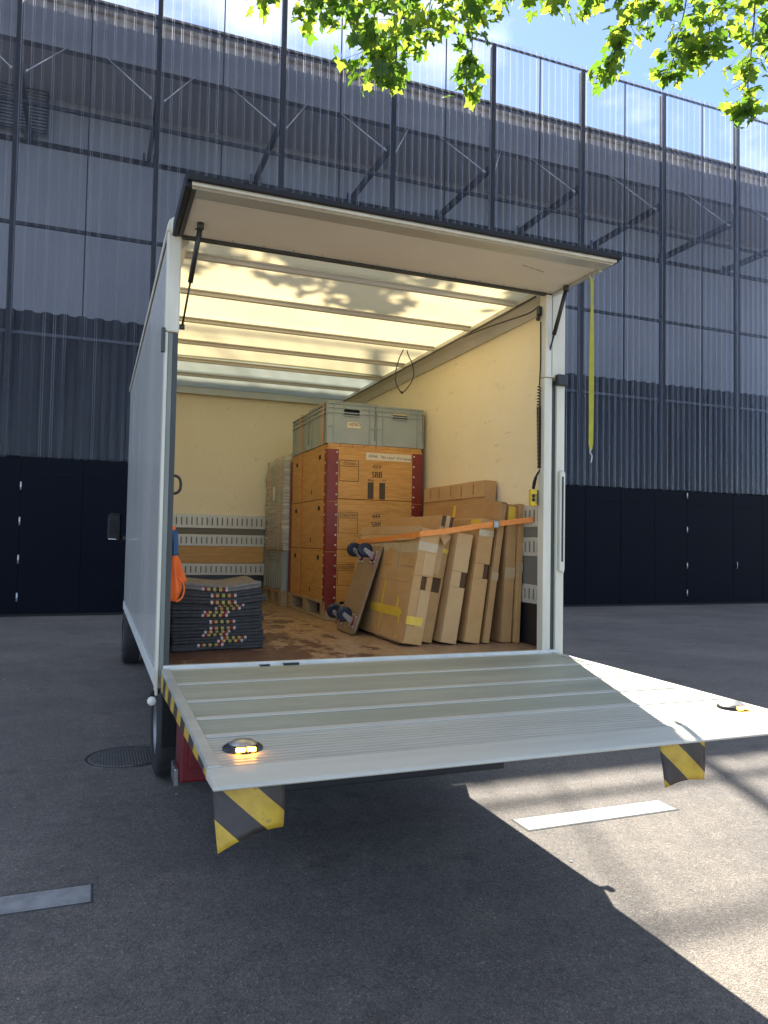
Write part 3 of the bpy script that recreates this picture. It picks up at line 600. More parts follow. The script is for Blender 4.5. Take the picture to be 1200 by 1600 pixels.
box('flap_sticker_print', 'ink', fp, .04, .07, -.125, -.105, 3.0902, 3.0907)
ft = MB()
for i in range(14): ft.lathe([(.006, 0), (.004, -.004), (0, -.004)], (.08+i*.155, -.04, 3.092), 2, 8)
ft.build('flap_rivet', 'zinc', fp)
text_part('~~~ ~~ ~~~~', .03, 'ink', fp, (1.72, -.33, 3.0915), (R(180), 0, R(14)), name='faded_print')
for a_, b_, s in (((.012, .1, 2.665), (.055, -.19, 3.075), 1), ((2.115, .045, 2.63), (2.12, -.17, 3.07), -1)):
    a_, b_ = Vector(a_), Vector(b_); mid = a_.lerp(b_, .46)
    gs = MB().tube([mid, b_], .0125, 10).build('gas_strut', 'black_plastic', tk)
    MB().tube([a_, mid], .0055, 8).build('piston_rod', 'black_plastic', gs)
    MB().tube([a_+Vector((-.022*s, 0, 0)), a_+Vector((.012*s, 0, 0))], .014, 10).build('strut_mount', 'seal_dark', gs)
    MB().tube([b_+Vector((0, 0, -.012)), b_+Vector((0, 0, .016))], .017, 10).build('strut_mount', 'seal_dark', gs)
MB().prism([(2.09, 2.60), (2.10, 2.655), (2.112, 2.64), (2.105, 2.615)], 1, .03, .06).build('strut_bracket', 'slot', tk)
# wiring under the roof
lpp = [(1.80, 1.5, 3.075), (1.765, 1.5, 3.0), (1.74, 1.5, 2.90), (1.742, 1.5, 2.82), (1.79, 1.5, 2.745), (1.85, 1.5, 2.80), (1.888, 1.5, 2.88), (1.878, 1.5, 2.97), (1.845, 1.5, 3.03), (1.83, 1.5, 3.075)]
lc = MB().tube(smooth(lpp), .0045, 6).build('hanging_cable', 'black_plastic', tk)
MB().tube([(1.782, 1.5, 2.752), (1.80, 1.5, 2.738)], .009, 6).build('cable_tie', 'black_plastic', lc)
MB().tube(smooth([(2.04, 1.0, 3.07), (2.06, .7, 3.06), (2.08, .45, 3.045), (2.10, .2, 3.03), (2.098, .08, 3.04)]), .005, 6).build('roof_cable', 'black_plastic', tk)
# loading platform
MT = Matrix.Translation((0, 0, .968)) @ Matrix.Rotation(.0115, 4, 'X')
def pl(name, m, parent, x0, x1, y0, y1, z0, z1, bev=0): return MB().box(x0, x1, y0, y1, z0, z1).xf(MT).build(name, m, parent, bev=bev)
tl_ = pl('tail_lift', 'seal_dark', tk, .0, 2.12, -1.6, -.06, -.06, -.014)
seams = [-.05, -.40, -.75, -1.03, -1.27, -1.60]
for i in range(5): pl('deck_plank', 'plate' if i < 4 else 'plate_ridged', tl_, -.012, 2.13, seams[i+1]+.0005, seams[i]-.0005, -.013, .0)
for y in seams[1:5]: pl('deck_seam', 'plate_seam', tl_, -.012, 2.13, y-.02, y+.02, .0002, .004, .0015)
pl('hinge_plate', 'plate_lip', tl_, -.012, 2.13, -.0495, -.032, -.02, .002, .002)
for x0, x1 in ((-.05, -.0125), (2.1305, 2.168)):
    e_ = MB().prism([(0 if 0 else -.035, .006), (-1.60, .006), (-1.60, -.03), (-.25, -.095), (-.035, -.105)], 0, x0, x1).xf(MT).build('side_profile', 'alu', tl_, bev=.003)
    xo = x0-.0015 if x0 < 0 else x1+.0003
    MB().prism([(-.05, -.012), (-1.585, -.012), (-1.585, -.028), (-.25, -.09), (-.05, -.097)], 0, xo, xo+.0012).xf(MT).build('hazard_film', 'hazard_edge', e_)
def lip():
    return MB().prism([(-1.601, .003), (-1.66, .001), (-1.735, -.006), (-1.748, -.012), (-1.742, -.018), (-1.601, -.028)], 0, -.055, 2.172).xf(MT)
lip().build('platform_lip', 'plate_lip', tl_, bev=.004)
for x, y in ((.08, -1.43), (2.06, -1.43)):
    lb = MB().lathe([(.062, .0), (.062, .006), (.052, .013), (.03, .024), (0, .027)], (x, y, 0), 2, 28).xf(MT).build('warning_lamp', 'black_plastic', tl_)
    MB().lathe([(.044, .0175), (.03, .0255), (0, .0285)], (x, y, 0), 2, 28).xf(MT).build('lamp_cover', 'zinc', lb)
    for dx in (-.016, .016):
        MB().box(x+dx-.0135, x+dx+.0135, y-.060, y-.046, .005, .0165).xf(MT).build('led', 'amber' if 'amber' in MATS else (emis('amber', (1.0, .36, .02), 14.0).name), lb, bev=.002)
def flag(name, x0, x1, z0, zl, zr, curl, fm='hazard_flag'):
    mb = MB(); n = 8; vs_ = []; fs_ = []
    for j in range(n+1):
        for i in range(n+1):
            s_, t_ = i/n, j/n; zb = zl*(1-s_)+zr*s_ + .012*math.sin(s_*math.pi)
            vs_.append((x0+(x1-x0)*s_ + .01*t_*(1-s_), -1.705-curl*t_**2*(1-s_)-.006*math.sin(3*t_), z0+(zb-z0)*t_))
    for j in range(n):
        for i in range(n): a_ = j*(n+1)+i; fs_.append((a_, a_+1, a_+n+2, a_+n+1))
    o = mb.add(vs_, fs_, True).build(name, fm, tl_); so = o.modifiers.new('s', 'SOLIDIFY'); so.thickness = .003; return o
flag('warning_flag', -.052, .146, .938, .778, .805, .06); flag('warning_flag', 1.446, 1.642, .938, .785, .787, .02, 'hazard_flag_b')
# under the body
box('chassis_rail', 'dark_skirt', tk, .55, .63, .4, 6.6, .5, .838); box('chassis_rail', 'dark_skirt', tk, 1.52, 1.6, .4, 6.6, .5, .838)
box('rear_axle', 'dark_skirt', tk, .28, 1.85, 1.48, 1.62, .28, .42, .02)
box('lift_housing', 'dark_skirt', tk, .30, 1.85, .0, .35, .32, .72, .01)
bu = MB().prism([(.36, .30), (.62, .26), (.64, .33), (.62, .60), (.56, .64), (.36, .60)], 0, .095, 1.99).build('underrun_bar', 'red_lamp', tk, bev=.012)
box('bar_end', 'chrome', bu, .07, .094, .42, .6, .265, .36, .006)
tlp = box('tail_lamp', 'red_lamp', tk, .135, .36, .33, .359, .38, .52, .006)
box('tail_lamp', 'red_lamp', tk, 1.79, 2.0, .33, .359, .38, .52, .006)
for x in (.48, 1.6): MB().prism([(-.06, .89), (-.2, .86), (.16, .40), (.28, .46)], 0, x, x+.07).build('lift_arm', 'dark_skirt', tk, bev=.01)
for x in (.6, 1.2): MB().tube([(x, -.35, .93), (x, .1, .5)], .03, 10).build('lift_ram', 'black_plastic', tk)
mk = MB().tube(smooth([(-.06, .02, .86), (-.085, .0, .85), (-.092, -.02, .83)]), .014, 8).build('marker_stalk', 'rubber', tk)
MB().lathe([(.0, -.035), (.019, -.035), (.021, -.02), (.017, .0), (0, .0)], (-.092, -.02, .826), 1, 16).build('marker_lens', 'white_plastic', mk)
mk = MB().tube(smooth([(2.21, .02, .86), (2.235, .0, .85), (2.242, -.02, .83)]), .014, 8).build('marker_stalk', 'rubber', tk)
MB().lathe([(.0, -.035), (.019, -.035), (.021, -.02), (.017, .0), (0, .0)], (2.242, -.02, .826), 1, 16).build('marker_lens', 'white_plastic', mk)
def wheel(x0, x1, y, r, out_sign):
    t_ = [(r*.62, x0), (r*.9, x0), (r*.985, x0+.02), (r, x0+.045), (r, x1-.045), (r*.985, x1-.02), (r*.9, x1), (r*.62, x1), (r*.60, x1-.03), (r*.6, x0+.03), (r*.62, x0)]
    w_ = MB().lathe([(a_, h) for a_, h in t_], (0, y, r), 0, 40).build('wheel', 'tyre', tk)
    xo = x0 if out_sign < 0 else x1
    MB().lathe([(r*.61, xo-out_sign*.01), (r*.56, xo-out_sign*.012), (r*.5, xo-out_sign*.05), (r*.3, xo-out_sign*.06), (r*.26, xo-out_sign*.02), (0, xo-out_sign*.015)], (0, y, r), 0, 32).build('rim', 'rim', w_)
    tr_ = MB()
    for k in range(60):
        a_ = 2*math.pi*k/60
        for xx in [x0+.05+q*(x1-x0-.1)/3 for q in range(3)]:
            M = Matrix.Translation((0, y, r)) @ Matrix.Rotation(a_, 4, 'X'); st_ = len(tr_.v)
            tr_.box(xx, xx+(x1-x0-.1)/3-.012, -.012, .012, r-.004, r+.0005); tr_.xf(M, st_)
    tr_.build('tread', 'tyre', w_)
wheel(.045, .25, 1.55, .345, -1); wheel(1.9, 2.105, 1.55, .345, 1); wheel(.0, .2, 6.35, .345, -1); wheel(1.95, 2.15, 6.35, .345, 1)
box('mud_flap', 'rubber', tk, .05, .26, 1.02, 1.03, .32, .83); box('mud_flap', 'rubber', tk, 1.89, 2.1, 1.02, 1.03, .32, .83)
MB().tube([(.15, 1.55+.42*math.cos(a_), .345+.42*math.sin(a_)) for a_ in [R(q) for q in range(0, 181, 15)]], .012, 6).build('wheel_arch', 'black_plastic', tk)
# cab ahead of the body
cb = MB().prism([(4.42, .55), (4.42, 2.35), (4.9, 2.42), (5.6, 2.36), (6.25, 1.62), (7.0, 1.30), (7.2, 1.05), (7.22, .45), (6.75, .45), (6.7, .75), (6.0, .75), (5.95, .45)], 0, .08, 2.07).build('cab', 'truck_white', tk, bev=.05, seg=3)
for x in (.066, 2.0705): MB().prism([(4.9, 1.55), (4.9, 2.2), (5.55, 2.2), (6.05, 1.6), (6.05, 1.5)], 0, x, x+.014).build('side_window', 'glass_dark', cb)
MB().prism([(5.70, 2.27), (6.27, 1.62), (6.285, 1.635), (5.715, 2.285)], 0, .2, 1.95).build('windscreen', 'glass_dark', cb)
for s, x in ((-1, .08), (1, 2.07)):
    xa, xb_ = (x-.32, x-.17) if s < 0 else (x+.17, x+.32)
    mi = MB().prism([(xa, 1.56), (xb_, 1.54), (xb_, 1.87), (xa+.03, 1.875), (xa, 1.84)], 1, 5.3, 5.40).build('mirror', 'mirror_dark', tk, bev=.02)
    MB().prism([(xa+.02, 1.66), (xb_-.015, 1.66), (xb_-.015, 1.85), (xa+.035, 1.855), (xa+.02, 1.835)], 1, 5.294, 5.2995).xf(Matrix.Translation((0, 5.3, 1.75)) @ Matrix.Rotation(R(-9), 4, 'X') @ Matrix.Translation((0, -5.3, -1.75))).build('mirror_glass', 'mirror_dark', mi)
    MB().prism([(xa+.015, 1.575), (xb_-.05, 1.572), (xb_-.05, 1.578), (xa+.015, 1.581)], 1, 5.292, 5.2995).build('mirror_trim', 'chrome', mi)
    MB().tube([(xb_ if s < 0 else xa, 5.36, 1.58), (x, 5.45, 1.60)], .03, 8).build('mirror_arm', 'black_plastic', mi)

# ------------------------------------------------------------------ hanging from the truck
# yellow pull strap
sp = thing('pull_strap', 'yellow webbing pull strap hanging from the open upper flap', 'strap', (2.12, -.41, 2.09))
pts = smooth([(2.118, -.41, 3.06), (2.12, -.41, 2.95), (2.122, -.408, 2.75), (2.118, -.412, 2.5), (2.12, -.41, 2.3), (2.118, -.41, 2.115)], 4)
mb = MB(); base = []
for i, p_ in enumerate(pts):
    t_ = i/(len(pts)-1); ang = .15 + .9*math.sin(t_*7)*(1-t_)*.5
    d = Vector((math.cos(ang), math.sin(ang), 0))*(.016 if 0 < i < len(pts)-1 else .009); nn_ = Vector((-d.y, d.x, 0)).normalized()*.0015
    mb.v += [p_-d-nn_, p_+d-nn_, p_+d+nn_, p_-d+nn_]
for i in range(len(pts)-1):
    for k in range(4): k2 = (k+1) % 4; mb.f.append((i*4+k, i*4+k2, i*4+4+k2, i*4+4+k)); mb.sm.append(False)
mb.f.append((3, 2, 1, 0)); n_ = (len(pts)-1)*4; mb.f.append((n_, n_+1, n_+2, n_+3)); mb.sm += [False]*2
mb.build('webbing', 'strap_yellow', sp)
MB().tube(smooth([(2.105, -.41, 3.08), (2.105, -.41, 3.055), (2.118, -.41, 3.045), (2.131, -.41, 3.055), (2.131, -.41, 3.08)], 4), .0035, 6).build('eye_bolt', 'zinc', sp)
MB().tube(smooth([(2.118, -.41, 2.12), (2.112, -.41, 2.10), (2.126, -.41, 2.085), (2.124, -.41, 2.06), (2.119, -.41, 2.045)], 4), .003, 6).build('hook', 'zinc', sp)
# coiled control cable and hand remote
rm = thing('hand_remote', 'yellow hand remote on a black coiled cable hanging by the right rear post', 'remote', (2.06, .05, 1.82))
MB().box(2.028, 2.072, .035, .065, 1.825, 1.925).build('housing', 'remote_yellow', rm, bev=.006)
for z in (1.885, 1.862): MB().lathe([(.011, 0), (.011, -.005), (.0, -.006)], (2.043, .035, z), 1, 12).build('push_button', 'black_plastic', rm)
box('back_clip', 'black_plastic', rm, 2.0725, 2.083, .04, .075, 1.83, 1.92, .003)
for z in (1.84, 1.852, 1.864, 1.876, 1.888): box('print_mark', 'ink', rm, 2.058, 2.068, .0345, .035, z, z+.006)
def helix(a_, b_, r, turns, n=12):
    a_, b_ = Vector(a_), Vector(b_); out_ = []
    for i in range(turns*n+1):
        t_ = i/(turns*n); an = 2*math.pi*i/n; out_.append(a_.lerp(b_, t_)+Vector((r*math.cos(an), r*math.sin(an), 0)))
    return out_
MB().tube(helix((2.078, .035, 2.545), (2.074, .035, 2.42), .010, 7), .0035, 5).build('coil', 'rubber', rm)
MB().tube(helix((2.074, .035, 2.42), (2.084, .035, 2.05), .011, 46, 9), .0035, 5).build('coil', 'rubber', rm)
MB().tube(smooth([(2.095, .035, 2.05), (2.075, .04, 2.02), (2.06, .045, 1.99), (2.052, .05, 1.96), (2.05, .05, 1.925)]), .006, 6).build('cable_end', 'rubber', rm)
MB().tube(helix((2.066, .045, 2.0), (2.052, .05, 1.93), .008, 8, 8), .003, 5).build('coil', 'rubber', rm)
MB().tube([(2.079, .03, 2.93), (2.081, .03, 2.7), (2.078, .035, 2.545)], .004, 6).build('cable', 'rubber', rm)
pg = box('plug', 'black_plastic', rm, 2.06, 2.084, .02, .05, 2.965, 3.02, .005); MB().tube([(2.066, .03, 2.97), (2.058, .025, 2.935)], .013, 10).build('plug_cap', 'black_plastic', pg)
# orange vest and blue cloth hanging at the left
vt = thing('safety_vest', 'bright orange work vest hanging crumpled on the left inside wall', 'vest', (.03, .25, 1.27))
def drape(prof, seed, nz_=22, na=18, amp=.012):
    mb = MB(); vs_ = []; fs_ = []; z0, z1 = prof[0][0], prof[-1][0]
    for j in range(nz_+1):
        t_ = j/nz_; z = z0+(z1-z0)*t_
        for q in range(len(prof)-1):
            if (prof[q][0]-z)*(prof[q+1][0]-z) <= 1e-9: break
        k = (z-prof[q][0])/((prof[q+1][0]-prof[q][0]) or 1); cx, cy, rx, ry = [prof[q][i]*(1-k)+prof[q+1][i]*k for i in (1, 2, 3, 4)]
        for i in range(na):
            an = 2*math.pi*i/na; w_ = 1 + .35*noise.noise(Vector((math.cos(an)*2+seed, math.sin(an)*2, z*3))) ; f_ = amp*math.sin(an*5+z*9+seed)
            vs_.append((max(-.018, cx+(rx*w_+f_)*math.cos(an)), cy+(ry*w_+f_)*math.sin(an), z))
    for j in range(nz_):
        for i in range(na): i2 = (i+1) % na; fs_.append((j*na+i, j*na+i2, (j+1)*na+i2, (j+1)*na+i))
    fs_.append(tuple(range(na))); fs_.append(tuple(nz_*na+i for i in reversed(range(na)))); mb.add(vs_, fs_, True); return mb
drape([(1.66, -.005, .22, .012, .02), (1.52, .0, .22, .018, .04), (1.42, .01, .24, .03, .07), (1.33, .018, .25, .04, .09), (1.275, .012, .24, .025, .05)], 1.0).build('cloth', 'vest_orange', vt)
drape([(1.50, .03, .36, .015, .03), (1.42, .05, .37, .025, .045), (1.365, .062, .38, .035, .05)], 4.0, 12).build('side_panel', 'vest_orange', vt)
MB().tube(smooth([(.03, .2, 1.40), (.06, .19, 1.37), (.068, .19, 1.33), (.055, .19, 1.29), (.03, .19, 1.275)]), .005, 6).build('binding_loop', 'vest_orange', vt)
bc = drape([(1.64, .005, .16, .012, .02), (1.58, .01, .16, .014, .03), (1.51, .008, .16, .012, .025)], 9.0, 10).build('blue_cloth', 'vest_blue', loc=(.01, .16, 1.51))
tag(bc, 'small folded blue cloth tucked beside the orange vest', 'cloth')

# ------------------------------------------------------------------ freight: first stack
def pallet(name, label, x0, x1, y0, y1, z):
    p = thing(name, label, 'pallet', ((x0+x1)/2, (y0+y1)/2, z), 'wooden pallets under the stacks')
    n = 5; wx = (x1-x0)
    xb3 = [(x0, x0+.10), ((x0+x1)/2-.07, (x0+x1)/2+.07), (x1-.10, x1)]; yb3 = [(y0, y0+.145), ((y0+y1)/2-.07, (y0+y1)/2+.07), (y1-.145, y1)]
    for a_, b_ in xb3: box('bottom_board', 'pallet_wood', p, a_, b_, y0, y1, z, z+.022, .003)
    for a_, b_ in xb3:
        for c_, d_ in yb3: box('block', 'pallet_wood', p, a_+.001, b_-.001, c_+.002, d_-.002, z+.0225, z+.1, .003)
    for c_, d_ in yb3: box('cross_board', 'pallet_wood', p, x0, x1, c_, d_, z+.1005, z+.122, .003)
    for i in range(n):
        a_ = x0+(wx-.12)*i/(n-1); box('top_board', 'pallet_wood', p, a_, a_+.12, y0, y1, z+.1225, z+.144, .003)
    return p
PX0, PX1, PY0, PY1 = 1.312, 2.12, 1.83, 3.03
pallet('pallet', 'wooden pallet under the three stacked railway crates', PX0, PX1, PY0, PY1, F+.001)
def arrow_logo(parent, x, y, z, s, m):
    mb = MB(); e = .0008
    def poly(ps): mb.prism([(x+px*s, z+pz*s) for px, pz in ps], 1, y-e, y)
    for d in (-1, 1):
        poly([(d*.95, 0), (d*.45, .5), (d*.28, .5), (d*.68, .09), (d*.68, -.09), (d*.28, -.5), (d*.45, -.5)])
        poly([(d*.06, .08), (d*.74, .08), (d*.74, -.08), (d*.06, -.08)])
    poly([(-.07, .5), (.07, .5), (.07, -.5), (-.07, -.5)])
    return mb.build('arrow_emblem', m, parent)
def frame_rect(parent, x0, x1, y, z0, z1, zs, m, t_=.004):
    mb = MB(); e = .0007
    for a_ in ((x0, x1, z1-t_, z1), (x0, x1, z0, z0+t_), (x0, x0+t_, z0+t_, z1-t_), (x1-t_, x1, z0+t_, z1-t_), (x0+t_, x1-t_, zs, zs+t_)): mb.box(a_[0], a_[1], y-e, y, a_[2], a_[3])
    return mb.build('printed_frame', m, parent)
zs_ = [1.1245, 1.535, 1.932, 2.345]
labels = ['lowest wooden railway crate of the stack, half hidden by leaning cartons', 'middle wooden railway crate of the stack with a clean printed emblem', 'topmost wooden railway crate with two black barcodes and a handwritten paper strip']
rivm = None
for k in range(3):
    z0, z1 = zs_[k]+.0005, zs_[k+1]-.004
    cr_ = thing('wooden_crate', labels[k], 'crate', ((PX0+PX1)/2, (PY0+PY1)/2, z0), 'wooden crates stacked on the pallet')
    x0, x1, y0, y1 = PX0+.004, PX1-.004, PY0+.004, PY1-.004; th = .022
    box('front_panel', 'crate_wood', cr_, x0+th, x1-th, y0, y0+th, z0, z1, .002)
    box('back_panel', 'crate_wood', cr_, x0+th, x1-th, y1-th, y1, z0, z1)
    sp_ = box('side_panel', 'crate_wood_side', cr_, x0, x0+th-.0005, y0, y1, z0, z1, .002)
    box('side_panel', 'crate_wood_side', cr_, x1-th+.0005, x1, y0, y1, z0, z1)
    for i in range(6): box('base_board', 'crate_wood', cr_, x0+th, x1-th, y0+th+i*.189, y0+th+i*.189+.187, z0, z0+.012)
    for yy in (y0+.2, y0+.93):
        hh = box('hand_hole', 'joint', sp_, x0-.0012, x0-.0002, yy, yy+.06, z1-.085, z1-.05)
    yy = y0+.45; box('hand_hole', 'joint', sp_, x0-.0012, x0-.0002, yy, yy+.02, z0+.05, z0+.09)
    for cx, sxx in ((x0, 1), (x1, -1)):
        for cy, syy in ((y0, 1), (y1, -1)):
            w_, d_ = (.085, .075)
            mb = MB(); e = .004
            a0, a1 = sorted((cx-sxx*e, cx+sxx*w_)); b0, b1 = sorted((cy-syy*e, cy-syy*.0003)); mb.box(a0, a1, b0, b1, z0-.02 if k else z0, z1-.021)
            a0, a1 = sorted((cx-sxx*e, cx-sxx*.0003)); b0, b1 = sorted((cy-syy*.0003, cy+syy*d_)); mb.box(a0, a1, b0, b1, z0-.02 if k else z0, z1-.021)
            if k == 0:
                a0, a1 = sorted((cx-sxx*.0055, cx+sxx*(w_-.01))); mb.box(a0, a1, *sorted((cy-syy*.0062, cy-syy*.0042)), z0-.07, z0+.02)
            ir = mb.build('corner_iron', 'red_steel', cr_, bev=.0015)
            if syy > 0 and sxx > 0 or (syy > 0):
                rv = MB()
                for q in range(5):
                    zz = z0+.03+q*(z1-z0-.075)/4; rx = cx+sxx*(w_-.014)
                    rv.lathe([(.0085, 0), (.006, -.005), (0, -.0055)], (rx, cy-.0042, zz), 1, 8)
                    if sxx > 0: rv.lathe([(.0085, 0), (.006, -.005), (0, -.0055)], (cx-.0042, cy+.06, zz), 0, 8)
                rv.build('rivet', 'rivet', ir)
    fy = y0-.0002
    ink = 'ink' if k != 0 else 'ink_brown'
    zf = z0+(.125 if k < 2 else .138)
    frame_rect(cr_, x0+.094, x0+.255, fy, zf, zf+.168, zf+.118, ink if k == 2 else 'ink_brown')
    if k == 2: text_part('Etiketten', .04, 'ink_brown', cr_, (x0+.125, fy, zf+.131), sx=.75, name='faded_word', shear=.2)
    else: text_part('ETIKETTEN', .036, 'ink', cr_, (x0+.104, fy, zf+.130), sx=.78)
    if k > 0:
        arrow_logo(cr_, x0+.41, fy, z0+.265, .038 if k == 1 else .04, 'ink' if k == 1 else 'ink_brown')
        t3 = text_part('SBB', .066 if k == 1 else .07, 'ink', cr_, (x0+.41, fy, z0+(.175 if k == 1 else .178)), align='CENTER', ext=.0006, sx=.82)
        if k == 2:
            text_part('SBB', .07, 'ink', cr_, (x0+.4125, fy-.0004, z0+.178), align='CENTER', sx=.82); text_part('80kg', .025, 'ink', cr_, (x0+.335, fy, z0+.148)); text_part('0-9', .025, 'ink', cr_, (x0+.455, fy, z0+.150))
            for bx_ in (x0+.333, x0+.432):
                bb = box('barcode', 'barcode', cr_, bx_, bx_+.05, fy-.0008, fy, z0+.006, z0+.138)
                mb = MB(); q = bx_+.004
                for i in range(7): mb.box(q, q+.0022, fy-.0012, fy-.0009, z0+.012, z0+.132); q += .0065
                mb.build('barcode_line', 'ink_brown', bb)
            tp = box('paper_strip', 'masking_tape', cr_, x0+.315, x0+.705, fy-.0012, fy, z1-.092, z1-.032)
            [text_part(w_, .027, 'ink', tp, (x0+q_, fy-.0014, z1-.068-.02*(q_-.335)), (R(90), R(1.5), 0), sx=.95, shear=.15) for w_, q_ in (('SCENE', .335), ('"Qui a peur"', .435), ('D-C Seunne', .58))]
        else:
            MB().lathe([(.011, 0), (0, -.0008)], (x0+.478, fy, z0+.166), 1, 12).build('ink_blot', 'ink', cr_)
# lid boards and grey boxes on top
lid = thing('crate_lid', 'slatted wooden lid lying on the topmost crate', 'lid', ((PX0+PX1)/2, (PY0+PY1)/2, 2.342))
for i in range(8): a_ = PX0+.006+i*.0995; box('lid_board', 'crate_wood_side', lid, a_, a_+.097, PY0+.01, PY1-.01, 2.3425, 2.3655, .002)
def grey_box(label, x0, x1, y0, y1, z0, z1, front=True, side=True, group='grey stacking boxes', lid_=False):
    b_ = thing('storage_box', label, 'box', ((x0+x1)/2, (y0+y1)/2, z0), group); t_ = .006; g_ = 'grey_plastic'
    ins = .010
    mb = MB().box(x0+ins, x1-ins, y0+ins, y1-ins, z0+.004, z0+.01)
    mb.box(x0+ins, x1-ins, y1-ins-t_, y1-ins, z0+.01, z1).box(x1-ins-t_, x1-ins, y0+ins+t_, y1-ins-t_, z0+.01, z1).box(x0+ins, x0+ins+t_, y0+ins+t_, y1-ins-t_, z0+.01, z1)
    mb.build('shell', g_, b_)
    xc = (x0+x1)/2; hw = .065; hz0, hz1 = z1-.092, z1-.045
    fr = MB().box(x0+ins, xc-hw, y0+ins, y0+ins+t_, z0+.01, z1).box(xc+hw, x1-ins, y0+ins, y0+ins+t_, z0+.01, z1).box(xc-hw, xc+hw, y0+ins, y0+ins+t_, z0+.01, hz0).box(xc-hw, xc+hw, y0+ins, y0+ins+t_, hz1, z1).build('front_wall', g_, b_)
    rb = MB()
    def hor(z, h=.006):
        rb.box(x0, x1, y0, y0+ins, z, z+h); rb.box(x0, x0+ins, y0+ins, y1, z, z+h); rb.box(x1-ins, x1, y0+ins, y1, z, z+h); rb.box(x0+ins, x1-ins, y1-ins, y1, z, z+h)
    hor(z1-.008, .010); hor(z1-.04); hor(z1-.078)
    for xx in (x0+.052, x1-.058, xc-hw-.008, xc+hw+.002):
        lo_ = z0+.012 if xx in (x0+.052, x1-.058) else hz0-.004
        rb.box(xx, xx+.006, y0+.001, y0+ins, lo_, z1-.009)
    rb.box(x0, x0+.006, y0+.001, y0+ins, z0+.012, z1-.009); rb.box(x1-.006, x1, y0+.001, y0+ins, z0+.012, z1-.009)
    for yy in (y0+.03, y0+.1, y1-.106, y1-.036, (y0+y1)/2): rb.box(x0+.001, x0+ins, yy, yy+.006, z0+.012, z1-.009)
    rb.build('rib', g_, b_)
    MB().box(xc-hw, xc+hw, y0-.002, y0+.012, hz0-.008, hz0).build('handle_lip', g_, b_, bev=.002)
    for xx in (x0, x1-.052):
        box('corner_foot', g_, b_, xx+.001, xx+.051, y0-.001, y0+.012, z0, z0+.04, .003); box('corner_tab', g_, b_, xx+.007, xx+.045, y0+.002, y0+ins, z0+.135, z0+.142)
    box('corner_foot', g_, b_, x0-.001, x0+.012, y0+.013, y0+.06, z0, z0+.045, .003); box('corner_foot', g_, b_, x0-.001, x0+.012, y1-.06, y1-.002, z0, z0+.045, .003)
    box('inside_shadow', 'grey_plastic_shade', b_, x0+.03, x1-.03, y0+.06, y1-.04, z0+.02, z1-.05)  # dark block added inside; its colour stands in for the shade
    if lid_: MB().prism([(x0-.002, z1+.004), (x1+.015, z1+.004), (x1+.015, z1+.008), (x0-.002, z1+.013)], 1, y0-.004, y1).build('lid', g_, b_)
    return b_
gz0, gz1 = 2.367, 2.69
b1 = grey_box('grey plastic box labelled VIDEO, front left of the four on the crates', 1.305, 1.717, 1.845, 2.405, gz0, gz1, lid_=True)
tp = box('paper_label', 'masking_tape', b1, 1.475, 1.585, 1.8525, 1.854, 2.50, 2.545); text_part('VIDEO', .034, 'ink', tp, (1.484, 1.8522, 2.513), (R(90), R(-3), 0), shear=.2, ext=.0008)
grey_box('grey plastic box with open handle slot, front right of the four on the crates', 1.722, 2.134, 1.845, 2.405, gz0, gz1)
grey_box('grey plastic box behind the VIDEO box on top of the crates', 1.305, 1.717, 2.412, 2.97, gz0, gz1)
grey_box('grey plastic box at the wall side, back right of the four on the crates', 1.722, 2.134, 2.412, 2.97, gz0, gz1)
for y, lb in ((1.925, 'orange lashing strap round the crate stack, the one nearer the crate corner'), (2.62, 'orange lashing strap round the crate stack, the one farther from the corner')):
    p_ = [(PX0-.006, y-.02, 1.105), (PX0-.006, y, 1.9), (PX0-.008, y, 2.36), (1.294, y, 2.38), (1.294, y, 2.70), (1.5, y, 2.711), (2.14, y, 2.7), (2.141, y, 2.36), (2.131, y, 1.105)]
    o = MB().ribbon(p_, .018, .0015, (0, 1, 0)).build('lashing_strap', 'strap_orange', loc=(PX0, y, 1.1)); tag(o, lb, 'strap', 'orange lashing straps')
